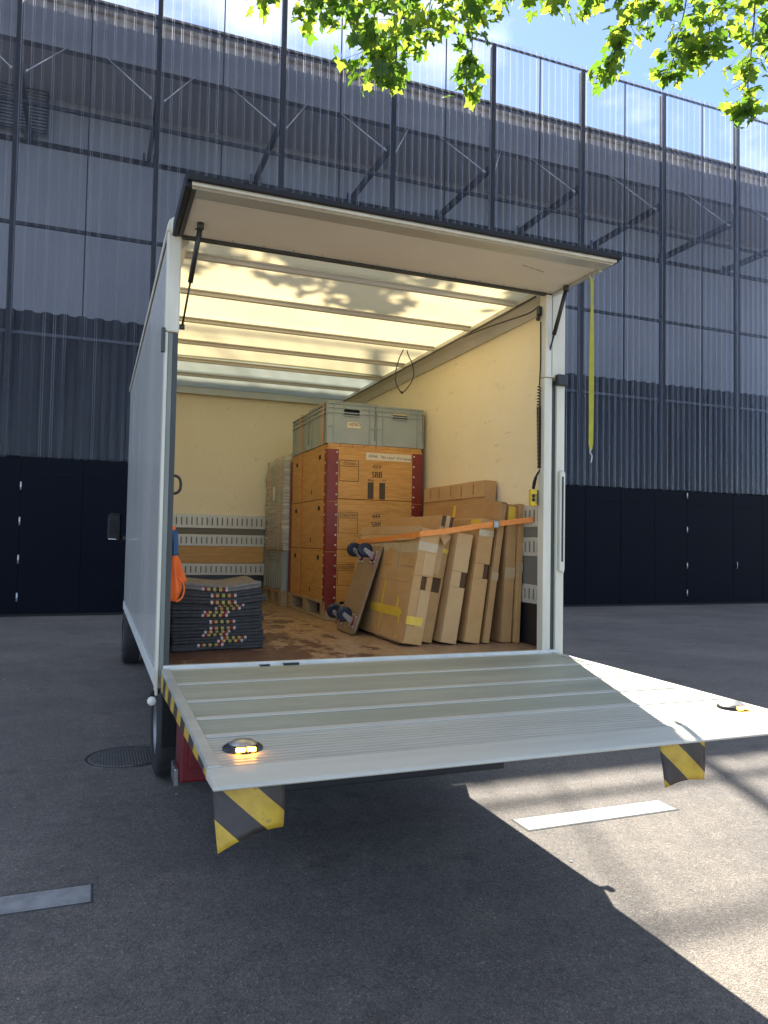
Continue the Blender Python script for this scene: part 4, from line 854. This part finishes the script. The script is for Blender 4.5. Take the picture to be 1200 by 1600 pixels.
# second stack
SX0, SX1, SY0, SY1 = 1.255, 2.12, 3.06, 3.868
pallet('pallet', 'wooden pallet against the front wall under the film wrapped stack', SX0, SX1, SY0, SY1, F+.001)
ym = (SY0+SY1)/2
grey_box('lower grey box under the wrapped goods, next to the crates', SX0, SX1-.44, SY0+.003, ym-.002, 1.1255, 1.49, group='grey boxes under the wrapped goods')
grey_box('lower grey box under the wrapped goods, next to the front wall', SX0, SX1-.44, ym+.002, SY1-.003, 1.1255, 1.49, group='grey boxes under the wrapped goods')
wg = thing('wrapped_goods', 'tall block of goods in creased clear stretch film behind the crates', 'goods', ((SX0+SX1)/2, ym, 1.492))
def lump(x0, x1, y0, y1, z0, z1, amp, seed, tx):
    mb = MB(); n = 14; h = 22; vs_ = []; fs_ = []
    ring = [(x0+(x1-x0)*i/n, y0) for i in range(n)] + [(x1, y0+(y1-y0)*i/n) for i in range(n)] + [(x1-(x1-x0)*i/n, y1) for i in range(n)] + [(x0, y1-(y1-y0)*i/n) for i in range(n)]
    cx, cy = (x0+x1)/2, (y0+y1)/2; nr = len(ring)
    for j in range(h+1):
        z = z0+(z1-z0)*j/h
        for (x, y) in ring:
            d = amp*noise.noise(Vector((x*4+seed, y*4, z*7))); k = 1+d/.4-tx*(j/h)**4
            zz = z+(.03*noise.noise(Vector((x*3, y*3, seed))) if j == h else 0); vs_.append((cx+(x-cx)*k, cy+(y-cy)*k, zz))
    for j in range(h):
        for i in range(nr): i2 = (i+1) % nr; fs_.append((j*nr+i, j*nr+i2, (j+1)*nr+i2, (j+1)*nr+i))
    c0 = len(vs_); vs_.append((cx, cy, z1)); vs_.append((cx, cy, z0))
    for i in range(nr): i2 = (i+1) % nr; fs_.append((h*nr+i, h*nr+i2, c0)); fs_.append((i2, i, c0+1))
    return mb.add(vs_, fs_, True)
box('carton_block', 'wrap_goods', wg, SX0+.03, SX1-.03, SY0+.03, SY1-.03, 1.4925, 2.33, .01)
box('carton_block', 'cardboard', wg, SX0+.1, SX1-.05, SY0+.02, SY0+.2, 2.331, 2.36, .005)
lump(SX0+.008, SX1-.008, SY0+.008, SY1-.008, 1.4935, 2.385, .012, 3.0, .015).build('stretch_film', 'film', wg)
box('label_sheet', 'white_plastic', wg, SX0+.0025, SX0+.004, 3.42, 3.50, 1.98, 2.12)
for y, lb in ((3.2, 'thin orange strap over the wrapped stack, nearer the crates'), (3.62, 'thin orange strap over the wrapped stack, nearer the front wall')):
    p_ = [(SX0-.006, y, 1.10), (SX0-.007, y-.01, 1.5), (SX0-.007, y-.03, 2.0), (SX0-.003, y-.03, 2.39), (SX0+.06, y-.03, 2.412), (SX1+.01, y, 2.405), (SX1+.012, y, 1.1)]
    o = MB().ribbon(p_, .012, .0015, (0, 1, 0)).build('lashing_strap', 'strap_orange', loc=(SX0, y, 1.1)); tag(o, lb, 'strap', 'orange lashing straps')

# ------------------------------------------------------------------ leaning cartons
class Local:                                                   # frame of a leaning flat thing: u across, y along, z up its height
    def __init__(s, x, y, w_, th): s.M = Matrix.Translation((x, y, F+.001+w_*math.sin(th))) @ Matrix.Rotation(th, 4, 'Y')
def soft_box(x0, x1, y0, y1, z0, z1, seed, amp=.0035, nu=3, ny=10, nz_=9):
    bm = {}; mb = MB(); fs_ = []; vs_ = []
    def V(i, j, k):
        if (i, j, k) not in bm:
            p = Vector((x0+(x1-x0)*i/nu, y0+(y1-y0)*j/ny, z0+(z1-z0)*k/nz_)); e_ = ((i in (0, nu)) + (j in (0, ny)) + (k in (0, nz_)))
            d = Vector((noise.noise(p*7+Vector((seed, 0, 0))), noise.noise(p*6+Vector((0, seed, 3))), noise.noise(p*6+Vector((5, 0, seed)))))
            p = p + Vector((d.x*amp*(1.4 if e_ == 1 else .8), d.y*amp*.5, d.z*amp*(1.6 if e_ > 1 else .6)*(1 if k else 0))); bm[(i, j, k)] = len(vs_); vs_.append(p)
        return bm[(i, j, k)]
    for i in range(nu):
        for j in range(ny): fs_ += [(V(i, j, 0), V(i, j+1, 0), V(i+1, j+1, 0), V(i+1, j, 0)), (V(i, j, nz_), V(i+1, j, nz_), V(i+1, j+1, nz_), V(i, j+1, nz_))]
        for k in range(nz_): fs_ += [(V(i, 0, k), V(i+1, 0, k), V(i+1, 0, k+1), V(i, 0, k+1)), (V(i, ny, k), V(i, ny, k+1), V(i+1, ny, k+1), V(i+1, ny, k))]
    for j in range(ny):
        for k in range(nz_): fs_ += [(V(0, j, k), V(0, j, k+1), V(0, j+1, k+1), V(0, j+1, k)), (V(nu, j, k), V(nu, j+1, k), V(nu, j+1, k+1), V(nu, j, k+1))]
    return mb.add(vs_, fs_)
def carton(label, xb, xt, h, w_, y0, y1, m='cardboard', hole=None, name='flat_carton'):
    th = math.atan2(xt-xb, h); hh = h/math.cos(th); lo_ = Local(xb, y0, w_, th); ln = y1-y0
    t = thing(name, label, 'carton', (xb, y0, F), 'flat cartons leaning on the right wall'); t['_h'] = hh; del t['_h']
    soft_box(0, w_, .016, ln, 0, hh-w_*math.sin(th), xb*37).xf(lo_.M).build('body', m, t, bev=.004)
    H_ = hh-w_*math.sin(th)-.003
    def P(n_, mm, u0, u1, a0, a1, z0, z1, bev=0): return MB().box(u0, u1, a0, a1, z0, z1).xf(lo_.M).build(n_, mm, t, bev=bev)
    if hole:
        hu0, hu1, hz0, hz1 = hole
        P('end_flap', m, .001, w_-.001, .001, .0135, hz1, H_, .002); P('end_flap', m, .001, w_-.001, .0025, .0135, .002, hz0-.001, .002)
        if hu0 > .01: P('end_strip', m, .001, hu0, .002, .0135, hz0, hz1-.001)
        if hu1 < w_-.01: P('end_strip', m, hu1, w_-.001, .002, .0135, hz0, hz1-.001)
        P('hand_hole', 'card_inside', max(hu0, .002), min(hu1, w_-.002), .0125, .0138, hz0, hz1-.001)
    else:
        P('end_flap', m, .001, w_-.001, .001, .0135, .002, H_, .002)
    return t, P, hh, lo_
Y0 = .33
t, P, hh, lo_ = carton('nearest big carton with orange strap and yellow tape at its foot', 1.341, 1.462, .71, .128, Y0, 1.42, 'cardboard', (.055, .092, .33, .41))
P('top_fold', 'cardboard_c', -.006, -.0004, .015, 1.085, .655, .708); P('tape', 'tape_clear', -.002, -.0003, .0, 1.08, .54, .60); P('tape', 'tape_clear', .0, .125, -.0012, .0006, .56, .615)
P('tape', 'tape_clear', -.002, -.0003, .25, .285, .42, .538)
P('overlap_flap', 'cardboard_c', .05, .122, -.0015, .0006, .42, .55); P('overlap_flap', 'cardboard_c', .058, .124, -.0015, .0006, .10, .328)
P('crease', 'cardboard_edge', -.0008, -.0003, .02, 1.06, .455, .458); P('crease', 'cardboard_edge', -.0008, -.0003, .02, 1.06, .36, .362)
P('yellow_tape', 'tape_yellow', -.003, -.001, .10, .62, .145, .20); P('yellow_tape', 'tape_yellow', -.0045, -.0032, .07, .30, .165, .185); P('yellow_tape', 'tape_yellow', .0, .105, -.004, -.0017, .115, .165)
for a_, q0, q1 in ((.42, .2, .36), (.40, .05, .145), (.10, .02, .15), (.16, .2, .27)): P('yellow_tape', 'tape_yellow', -.0022, -.0008, a_, a_+.022, q0, q1)
P('torn_edge', 'cardboard_edge', .002, .006, -.0008, .0008, .02, .17)
P('bottom_flap', 'cardboard_edge', .01, .05, .09, .5, -.01, -.0005)
MB().add([lo_.M @ Vector(q) for q in ((-.003, .02, .655), (-.003, .3, .655), (-.003, .55, .655), (-.003, .8, .655), (-.003, 1.05, .655), (-.010, .04, .625), (-.016, .3, .612), (-.008, .55, .63), (-.018, .8, .605), (-.008, 1.05, .625))],
         [(0, 1, 6, 5), (1, 2, 7, 6), (2, 3, 8, 7), (3, 4, 9, 8)]).build('loose_flap', 'cardboard_c', t).modifiers.new('s', 'SOLIDIFY').thickness = .003
t, P, hh, lo_ = carton('carton with open torn top end, second from the dolly', 1.487, 1.635, .79, .09, .42, 1.38, 'cardboard', (.01, .075, .31, .40))
P('yellow_tape', 'tape_yellow', .005, .088, -.0005, .0006, .56, .585)
P('end_panel', 'cardboard_c', .004, .05, -.002, .0006, .42, .60)
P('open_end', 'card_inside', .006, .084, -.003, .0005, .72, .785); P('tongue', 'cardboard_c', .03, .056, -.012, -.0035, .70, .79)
MB().add([lo_.M @ Vector(q) for q in ((-.01, -.004, .70), (.07, -.004, .68), (.075, -.03, .66), (.03, -.05, .60), (.0, -.03, .65))], [(0, 1, 2, 3, 4)]).build('torn_flap', 'cardboard_c', t).modifiers.new('s', 'SOLIDIFY').thickness = .003
t, P, hh, lo_ = carton('smooth low carton with rounded top, third from the dolly', 1.597, 1.709, .685, .106, Y0+.01, 1.3, 'cardboard_c', (.065, .104, .345, .44))
t, P, hh, lo_ = carton('carton with yellow tape over its rounded top end', 1.752, 1.858, .775, .104, Y0, 1.35, 'cardboard', (.066, .100, .40, .49))
P('yellow_tape', 'tape_yellow', -.0015, .1, -.0012, .0006, .715, .74); P('yellow_tape', 'tape_yellow', -.003, -.0004, .0, .12, .70, .76); P('tape', 'tape_clear', .0, .103, -.002, .0004, .66, .70)
t, P, hh, lo_ = carton('thin tall carton with clear tape at mid height', 1.880, 2.0, .885, .044, Y0, 1.38, 'cardboard_b')
P('tape', 'tape_clear', -.001, .045, -.0015, .0006, .39, .44); P('yellow_tape', 'tape_yellow', -.003, -.0006, .62, .66, .80, .884); P('corrugated_edge', 'cardboard_edge', .005, .04, -.0008, .0006, .872, .882)
t, P, hh, lo_ = carton('tallest carton at the back with a creased folded top flap', 2.035, 2.066, 1.045, .085, .66, 1.66, 'cardboard')
P('top_fold', 'cardboard_c', -.008, -.0006, .0, .98, .93, 1.04, .002); 
for a_, q_ in ((.15, .95), (.33, .945), (.5, .955), (.7, .95), (.85, .955)): P('crease', 'cardboard_edge', -.0088, -.0081, a_, a_+.012, q_, q_+.075)
t, P, hh, lo_ = carton('brown narrow carton with tape band between thin cartons', 2.008, 2.052, .87, .07, Y0, .62, 'cardboard_b')
P('tape', 'tape_clear', -.001, .071, -.0015, .0006, .40, .47); P('yellow_tape', 'tape_yellow', .002, .05, -.0014, .0005, .75, .85)
t, P, hh, lo_ = carton('thinnest carton, closest to the right wall rails', 2.092, 2.122, .87, .036, Y0-.02, .62, 'cardboard')
P('tape', 'tape_clear', -.001, .037, -.0015, .0006, .44, .50)
# orange tension strap round the cartons
os_ = thing('tension_strap', 'orange tension strap with metal buckle pulled across the leaning cartons', 'strap', (1.75, .31, 1.65))
def cx_(z): return 1.341+(z-F)*.1704
p_ = [(cx_(1.595)-.012, 1.43, 1.595), (cx_(1.60)-.016, 1.1, 1.607), (cx_(1.62)-.016, .7, 1.625), (cx_(1.645)-.014, .36, 1.645), (1.463, .318, 1.652), (1.60, .312, 1.668), (1.75, .31, 1.692), (1.86, .305, 1.71), (1.98, .295, 1.726), (2.09, .26, 1.742), (2.148, .20, 1.752)]
MB().ribbon(smooth(p_, 3), .034, .002, (0, .0, 1)).build('webbing', 'strap_orange', os_)
MB().box(1.925, 1.965, .288, .300, 1.694, 1.742).build('buckle', 'buckle', os_, bev=.004); MB().box(1.933, 1.957, .284, .2875, 1.70, 1.736).build('buckle_lever', 'zinc', os_, bev=.002)

# ------------------------------------------------------------------ wheeled dolly leaning on the cartons
th = math.atan2(.185, .56); DM = Matrix.Translation((1.222, .885, F+.001+.02*math.sin(th))) @ Matrix.Rotation(th, 4, 'Y')
dl = thing('furniture_dolly', 'plywood furniture dolly with four blue wheels leaning on the nearest carton', 'dolly', (1.2, 1.1, F))
DW, DH = .37, .615
def rrect(w_, h, r, n=5):
    ps = []
    for cx, cy, a0 in ((w_-r, h-r, 0), (r, h-r, 90), (r, r, 180), (w_-r, r, 270)):
        for k in range(n+1): a_ = R(a0+90*k/n); ps.append((cx+r*math.cos(a_), cy+r*math.sin(a_)))
    return ps
MB().prism(rrect(DW, DH, .03), 0, 0, .016).xf(DM).build('board', 'dolly_wood', dl, bev=.002)
MB().prism(rrect(DW-.004, DH-.004, .03), 0, .0163, .021).xf(Matrix.Translation((0, 0, 0)) @ DM @ Matrix.Translation((0, .002, .002))).build('carpet_face', 'rubber', dl)
MB().prism([(.15, .55), (.25, .55), (.255, .575), (.145, .575)], 0, -.0008, -.0002).xf(DM).build('hand_slot', 'joint', dl)
def caster(y, z, yawd):
    q = DM @ Matrix.Translation((0, y, z)) @ Matrix.Rotation(R(yawd), 4, 'X')
    p = MB().box(-.004, -.0004, -.042, .042, -.042, .042).xf(q).build('caster', 'zinc', dl, bev=.001)
    MB().lathe([(.03, -.004), (.03, -.014), (.022, -.018), (.0, -.018)], (0, 0, 0), 0, 20).xf(q).build('swivel_ring', 'red_steel', p)
    wc = Vector((-.078, 0, .028))
    fk = MB()
    for s in (-1, 1):
        n_ = len(fk.v); fk.prism([(-.018, -.02), (-.018, .022), (-.085, .042), (-.094, .028), (-.088, .015)], 1, s*.019-.0015, s*.019+.0015)
    fk.box(-.020, -.016, -.0205, .0205, -.02, .022); fk.xf(q).build('fork', 'zinc', p)
    MB().lathe([(.006, -.026), (.012, -.0165), (.030, -.0155), (.034, -.0165), (.047, -.0165), (.05, -.011), (.05, .011), (.047, .0165), (.034, .0165), (.03, .0155), (.012, .0165), (.006, .026)], wc, 1, 28).xf(q).build('caster_wheel', 'wheel_blue', p)
    MB().lathe([(0, -.027), (.008, -.027), (.008, .027), (0, .027)], wc, 1, 12).xf(q).build('axle_bolt', 'zinc', p)
    bl = MB()
    for a_ in (-.034, .034):
        for b_ in (-.034, .034): bl.lathe([(.007, -.004), (.007, -.009), (0, -.010)], (0, a_, b_), 0, 6)
    bl.xf(q).build('bolt', 'zinc', p)
for y, z, a_ in ((.07, .085, 8), (DW-.07, .085, 14), (.07, DH-.085, -6), (DW-.07, DH-.085, 4)): caster(y, z, a_)

# ------------------------------------------------------------------ stack of folded blankets
NB = 10; bh = .0365; cols = ['blanket_0', 'blanket_1', 'blanket_2', 'blanket_3']
ordw = ['lowest', 'second from the floor', 'third from the floor', 'fourth from the floor', 'fifth from the floor', 'sixth from the floor', 'fourth from the top', 'third from the top', 'second from the top', 'topmost']
def sag(x, k): return (k/NB)**2*(.010*math.sin(x*11+1.0)+.012*max(0, x-.38)/.15)
def wav(x, k, l): return .0026*noise.noise(Vector((x*9, k*3.1+l*7.3, .5)))
random.seed(11)
for k in range(NB):
    dx = random.uniform(-.012, .012); dy = random.uniform(-.008, .02); x0, x1 = .035+dx*.5, .535+dx+(.012 if k < 8 else -.01); y0, y1 = .455+dy, .95+dy*.5
    z0 = F+.002+k*bh; nx = 30; mb = MB(); vs_ = []; fs_ = []; prof = None
    for i in range(nx+1):
        x = x0+(x1-x0)*i/nx; sk = .15*(x-.28); zb = z0+sag(x, k)+wav(x, k, 0); zt = z0+bh-.0005+sag(x, k+1)+wav(x, k+1, 0); h = zt-zb
        # squarish pillow edge at the right end fold
        e_ = min(1, .35+(x1-x)/.02); rd = math.sqrt(max(0, 1-(1-e_)**2)) if e_ < 1 else 1
        zm = zb+h*(.5+.08*noise.noise(Vector((x*6, k*5.7, 2)))); fr = y0+sk*.6+.012*noise.noise(Vector((x*5, k*2.3, 9))); f2 = y0+sk*.6+.012*noise.noise(Vector((x*5, k*2.3+50, 4)))
        pr_ = [(y1, zb), (fr+.012, zb)]
        for a_ in (-60, -25, 10, 45): pr_.append((fr+.010-.010*math.cos(R(a_)), (zb+zm)/2+(zm-zb)/2*math.sin(R(a_))*1.0))
        pr_.append((fr*.5+f2*.5+.009, zm))
        for a_ in (-45, -10, 25, 60): pr_.append((f2+.010-.010*math.cos(R(a_)), (zt+zm)/2+(zt-zm)/2*math.sin(R(a_))))
        pr_ += [(f2+.012, zt), (y0+.2, zt+(.012*math.sin((x-.1)*9) if k == NB-1 and x > .2 else 0)*.8), (y1-.01, zt+(.010 if k == NB-1 else 0)), (y1, zt-.004)]
        zc = (zb+zt)/2
        for y, z in pr_: vs_.append((x, y, zc+(z-zc)*(.6+.4*rd)))
        npf = len(pr_)
    for i in range(nx):
        for j in range(npf): j2 = (j+1) % npf; fs_.append((i*npf+j, (i+1)*npf+j, (i+1)*npf+j2, i*npf+j2))
    fs_.append(tuple(range(npf))); fs_.append(tuple(nx*npf+j for j in reversed(range(npf))))
    mname = 'blanket_top' if k == NB-1 else 'blanket_%d' % [3, 2, 0, 4, 1, 0, 2, 1, 4, 0][k]
    o = mb.add(vs_, fs_, True).build('folded_blanket', mname, loc=((x0+x1)/2-.28, (y0+y1)/2, z0))
    tag(o, ('dark grey' if k < NB-1 else 'pale topped grey') + ' folded blanket with a checked colour band, ' + ordw[k] + ' in the stack', 'blanket', 'folded moving blankets')

# ------------------------------------------------------------------ plane tree whose boughs hang into the view
random.seed(5)
tree = thing('plane_tree', 'plane tree whose sunlit leafy twigs hang down over the truck', 'tree', (7.6, -2.2, 0))
def bough(name, pts, r0, r1, n=8, m='bark', parent=tree):
    pts = smooth(pts, 5); k = len(pts); return MB().tube(pts, [r0+(r1-r0)*i/(k-1) for i in range(k)], n).build(name, m, parent)
bough('trunk', [(7.6, -2.2, -.05), (7.55, -2.2, 1.2), (7.6, -2.1, 3), (7.4, -1.9, 5), (7.3, -1.7, 7.5), (7.2, -1.5, 10)], .32, .12, 16)
bough('limb', [(7.45, -1.95, 4.6), (6.6, -.8, 6.4), (5.2, .6, 7.7), (4.2, 2.4, 8.9), (3.2, 4.0, 9.6), (2.2, 4.9, 9.4)], .15, .03, 10)
bough('limb', [(7.4, -1.9, 5.2), (7.4, -.6, 7.0), (7.1, .8, 8.4), (6.6, 2.0, 9.0), (6.0, 2.9, 9.0)], .13, .03, 10)
bough('limb', [(7.4, -1.8, 6.0), (8.4, -2.4, 7.4), (9.4, -3.0, 8.6)], .1, .03, 10); bough('limb', [(7.3, -1.7, 7.2), (6.4, -2.8, 8.6), (5.6, -4.0, 9.4)], .1, .03, 10)
def leaf_mesh(seed):
    rn = random.Random(seed); lobes = [(-140, .40), (-112, .52), (-92, .44), (-64, .80), (-50, .66), (-33, .52), (-20, .72), (-8, .84), (0, 1.0), (9, .80), (21, .70), (34, .5), (52, .68), (63, .82), (90, .42), (113, .5), (140, .38)]
    vs_ = [(0, 0, 0), (0, -.28, -.05)]
    for a_, r_ in lobes:
        r_ *= rn.uniform(.88, 1.1); a2 = R(a_+rn.uniform(-5, 5)); vs_.append((r_*math.sin(a2)*.62, r_*math.cos(a2)*.62+.0, -.18*r_*r_ + .12*abs(math.sin(a2))*r_ + rn.uniform(-.04, .04)))
    fs_ = [(0, i, i+1) for i in range(2, len(vs_)-1)]
    # stalk
    vs_ += [(-.012, 0, 0), (.012, 0, 0), (0, -.5, .12)]; n_ = len(vs_); fs_.append((n_-3, n_-2, n_-1))
    return vs_, fs_
LV = []
for i in range(5):
    vs_, fs_ = leaf_mesh(i); me = bpy.data.meshes.new('leaf'); me.from_pydata(vs_, [], fs_); me.materials.append(MATS[['leaf_a', 'leaf_b', 'leaf_c', 'leaf_d', 'leaf_e'][i]]); LV.append((me, vs_, fs_))
# twigs traced as boughs in space: photo pixel columns at a given distance, leaf count, spread in metres
TW = [([(475, -170), (440, -70), (405, 5)], 4.6, 18, .12), ([(520, -160), (500, -60), (480, 25)], 4.9, 46, .26), ([(570, -170), (555, -60), (530, 30)], 5.2, 44, .26),
      ([(600, -150), (600, -40), (580, 50), (585, 95)], 4.6, 60, .25), ([(650, -140), (640, -30), (620, 60), (611, 128)], 5.0, 50, .19), ([(690, -150), (680, -40), (665, 40)], 4.4, 46, .28),
      ([(720, -140), (730, -20), (738, 70), (728, 140)], 4.4, 36, .14), ([(740, -120), (735, -40), (735, 20)], 5.0, 30, .24),
      ([(800, -150), (795, -60), (790, -5)], 4.0, 20, .15), ([(860, -150), (850, -60), (850, 5)], 3.6, 26, .18), ([(940, -150), (930, -50), (915, 10)], 3.2, 28, .17),
      ([(1010, -140), (1000, -30), (975, 50), (945, 118)], 2.6, 46, .12), ([(1085, -140), (1075, -20), (1060, 60), (1045, 118)], 2.4, 46, .17), ([(1060, -130), (1030, -40), (1010, 20)], 2.6, 26, .17),
      ([(1140, -140), (1120, -20), (1105, 60), (1090, 85)], 2.2, 44, .18), ([(1185, -140), (1180, 0), (1172, 100), (1163, 180)], 2.0, 60, .14), ([(1240, -130), (1225, -10), (1205, 60)], 2.0, 40, .22), ([(900, -150), (890, -80), (880, -10)], 3.2, 20, .16)]
cand = []
def leaf_at(p, s):
    e = Euler((random.uniform(-.9, .9)+R(-35), random.uniform(-.8, .8), random.uniform(0, 6.283))); return Matrix.Translation(p) @ e.to_matrix().to_4x4() @ Matrix.Diagonal((s, s, s, 1))
for pix, y, cnt, spread in TW:
    cnt = int(cnt*2.3)
    pts = [at(u, v, y+random.uniform(-.15, .15)) for u, v in pix]; sm_ = smooth(pts, 6); k = len(sm_)
    br = MB().tube(sm_, [.012-.009*i/(k-1) for i in range(k)], 6).build('twig', 'twig', tree)
    for i in range(cnt):
        t_ = random.random()**.75*(k-1); a_ = sm_[int(t_)].lerp(sm_[min(k-1, int(t_)+1)], t_-int(t_))
        off = Vector((random.gauss(0, 1), random.gauss(0, 1.1), random.gauss(-.2, .8)))*spread*1.0*(1.15-.65*t_/(k-1)); q = a_+off
        s = random.uniform(.13, .225)*(1.0+.12*max(0, y-2.6)); cand.append((q, s))
        if random.random() < .4: MB().tube([a_, q], .0025, 4, False).build('shoot', 'twig', br)
def px(q):
    d = q-CAM; a_ = d.dot(fw); return 600+FPX*d.dot(rt)/a_, 800-FPX*d.dot(up)/a_, a_
vis = []; rest = []
for q, s in cand:
    u, v_, a_ = px(q); (vis if (-20 < u < 1220 and v_ > -25) else rest).append((s/a_, q, s))
vis.sort(key=lambda e: -e[0])
for i, (_, q, s) in enumerate(vis[:300]):
    o = bpy.data.objects.new('leaf', LV[random.randrange(5)][0]); COL.objects.link(o); o.parent = tree; o.matrix_local = Matrix.Translation(-ORG['plane_tree']) @ leaf_at(q, s)
fol = [MB() for _ in range(5)]
def stuff_leaf(q, s):
    i = random.randrange(5); vs_, fs_ = LV[i][1], LV[i][2]; M = leaf_at(q, s); fol[i].add([M @ Vector(v_) for v_ in vs_], fs_)
for _, q, s in vis[300:]+rest: stuff_leaf(q, s)
# the crown above and beside the view
def crown(c, rad, n_):
    for i in range(n_):
        d = Vector((random.gauss(0, 1), random.gauss(0, 1), random.gauss(0, .7))); d = d.normalized()*(random.random()**.45)*rad; q = Vector(c)+d
        u, v_, a_ = px(q)
        if a_ > 0 and -60 < u < 1260 and v_ > -70: continue
        stuff_leaf(q, random.uniform(.13, .2))
for c, r_, n_ in (((2.6, 4.8, 9.8), .8, 160), ((3.8, 3.2, 9.5), .9, 200), ((5.0, 1.2, 8.6), 1.1, 240), ((6.3, 2.4, 9.6), 1.2, 260), ((7.2, -1.2, 9.6), 1.8, 500), ((8.8, -2.6, 8.9), 1.3, 260), ((6.0, -3.4, 9.4), 1.3, 260)): crown(c, r_, n_)
for i, mb in enumerate(fol): mb.build('foliage', ['leaf_a', 'leaf_b', 'leaf_c', 'leaf_d', 'leaf_e'][i], tree)['kind'] = 'stuff'
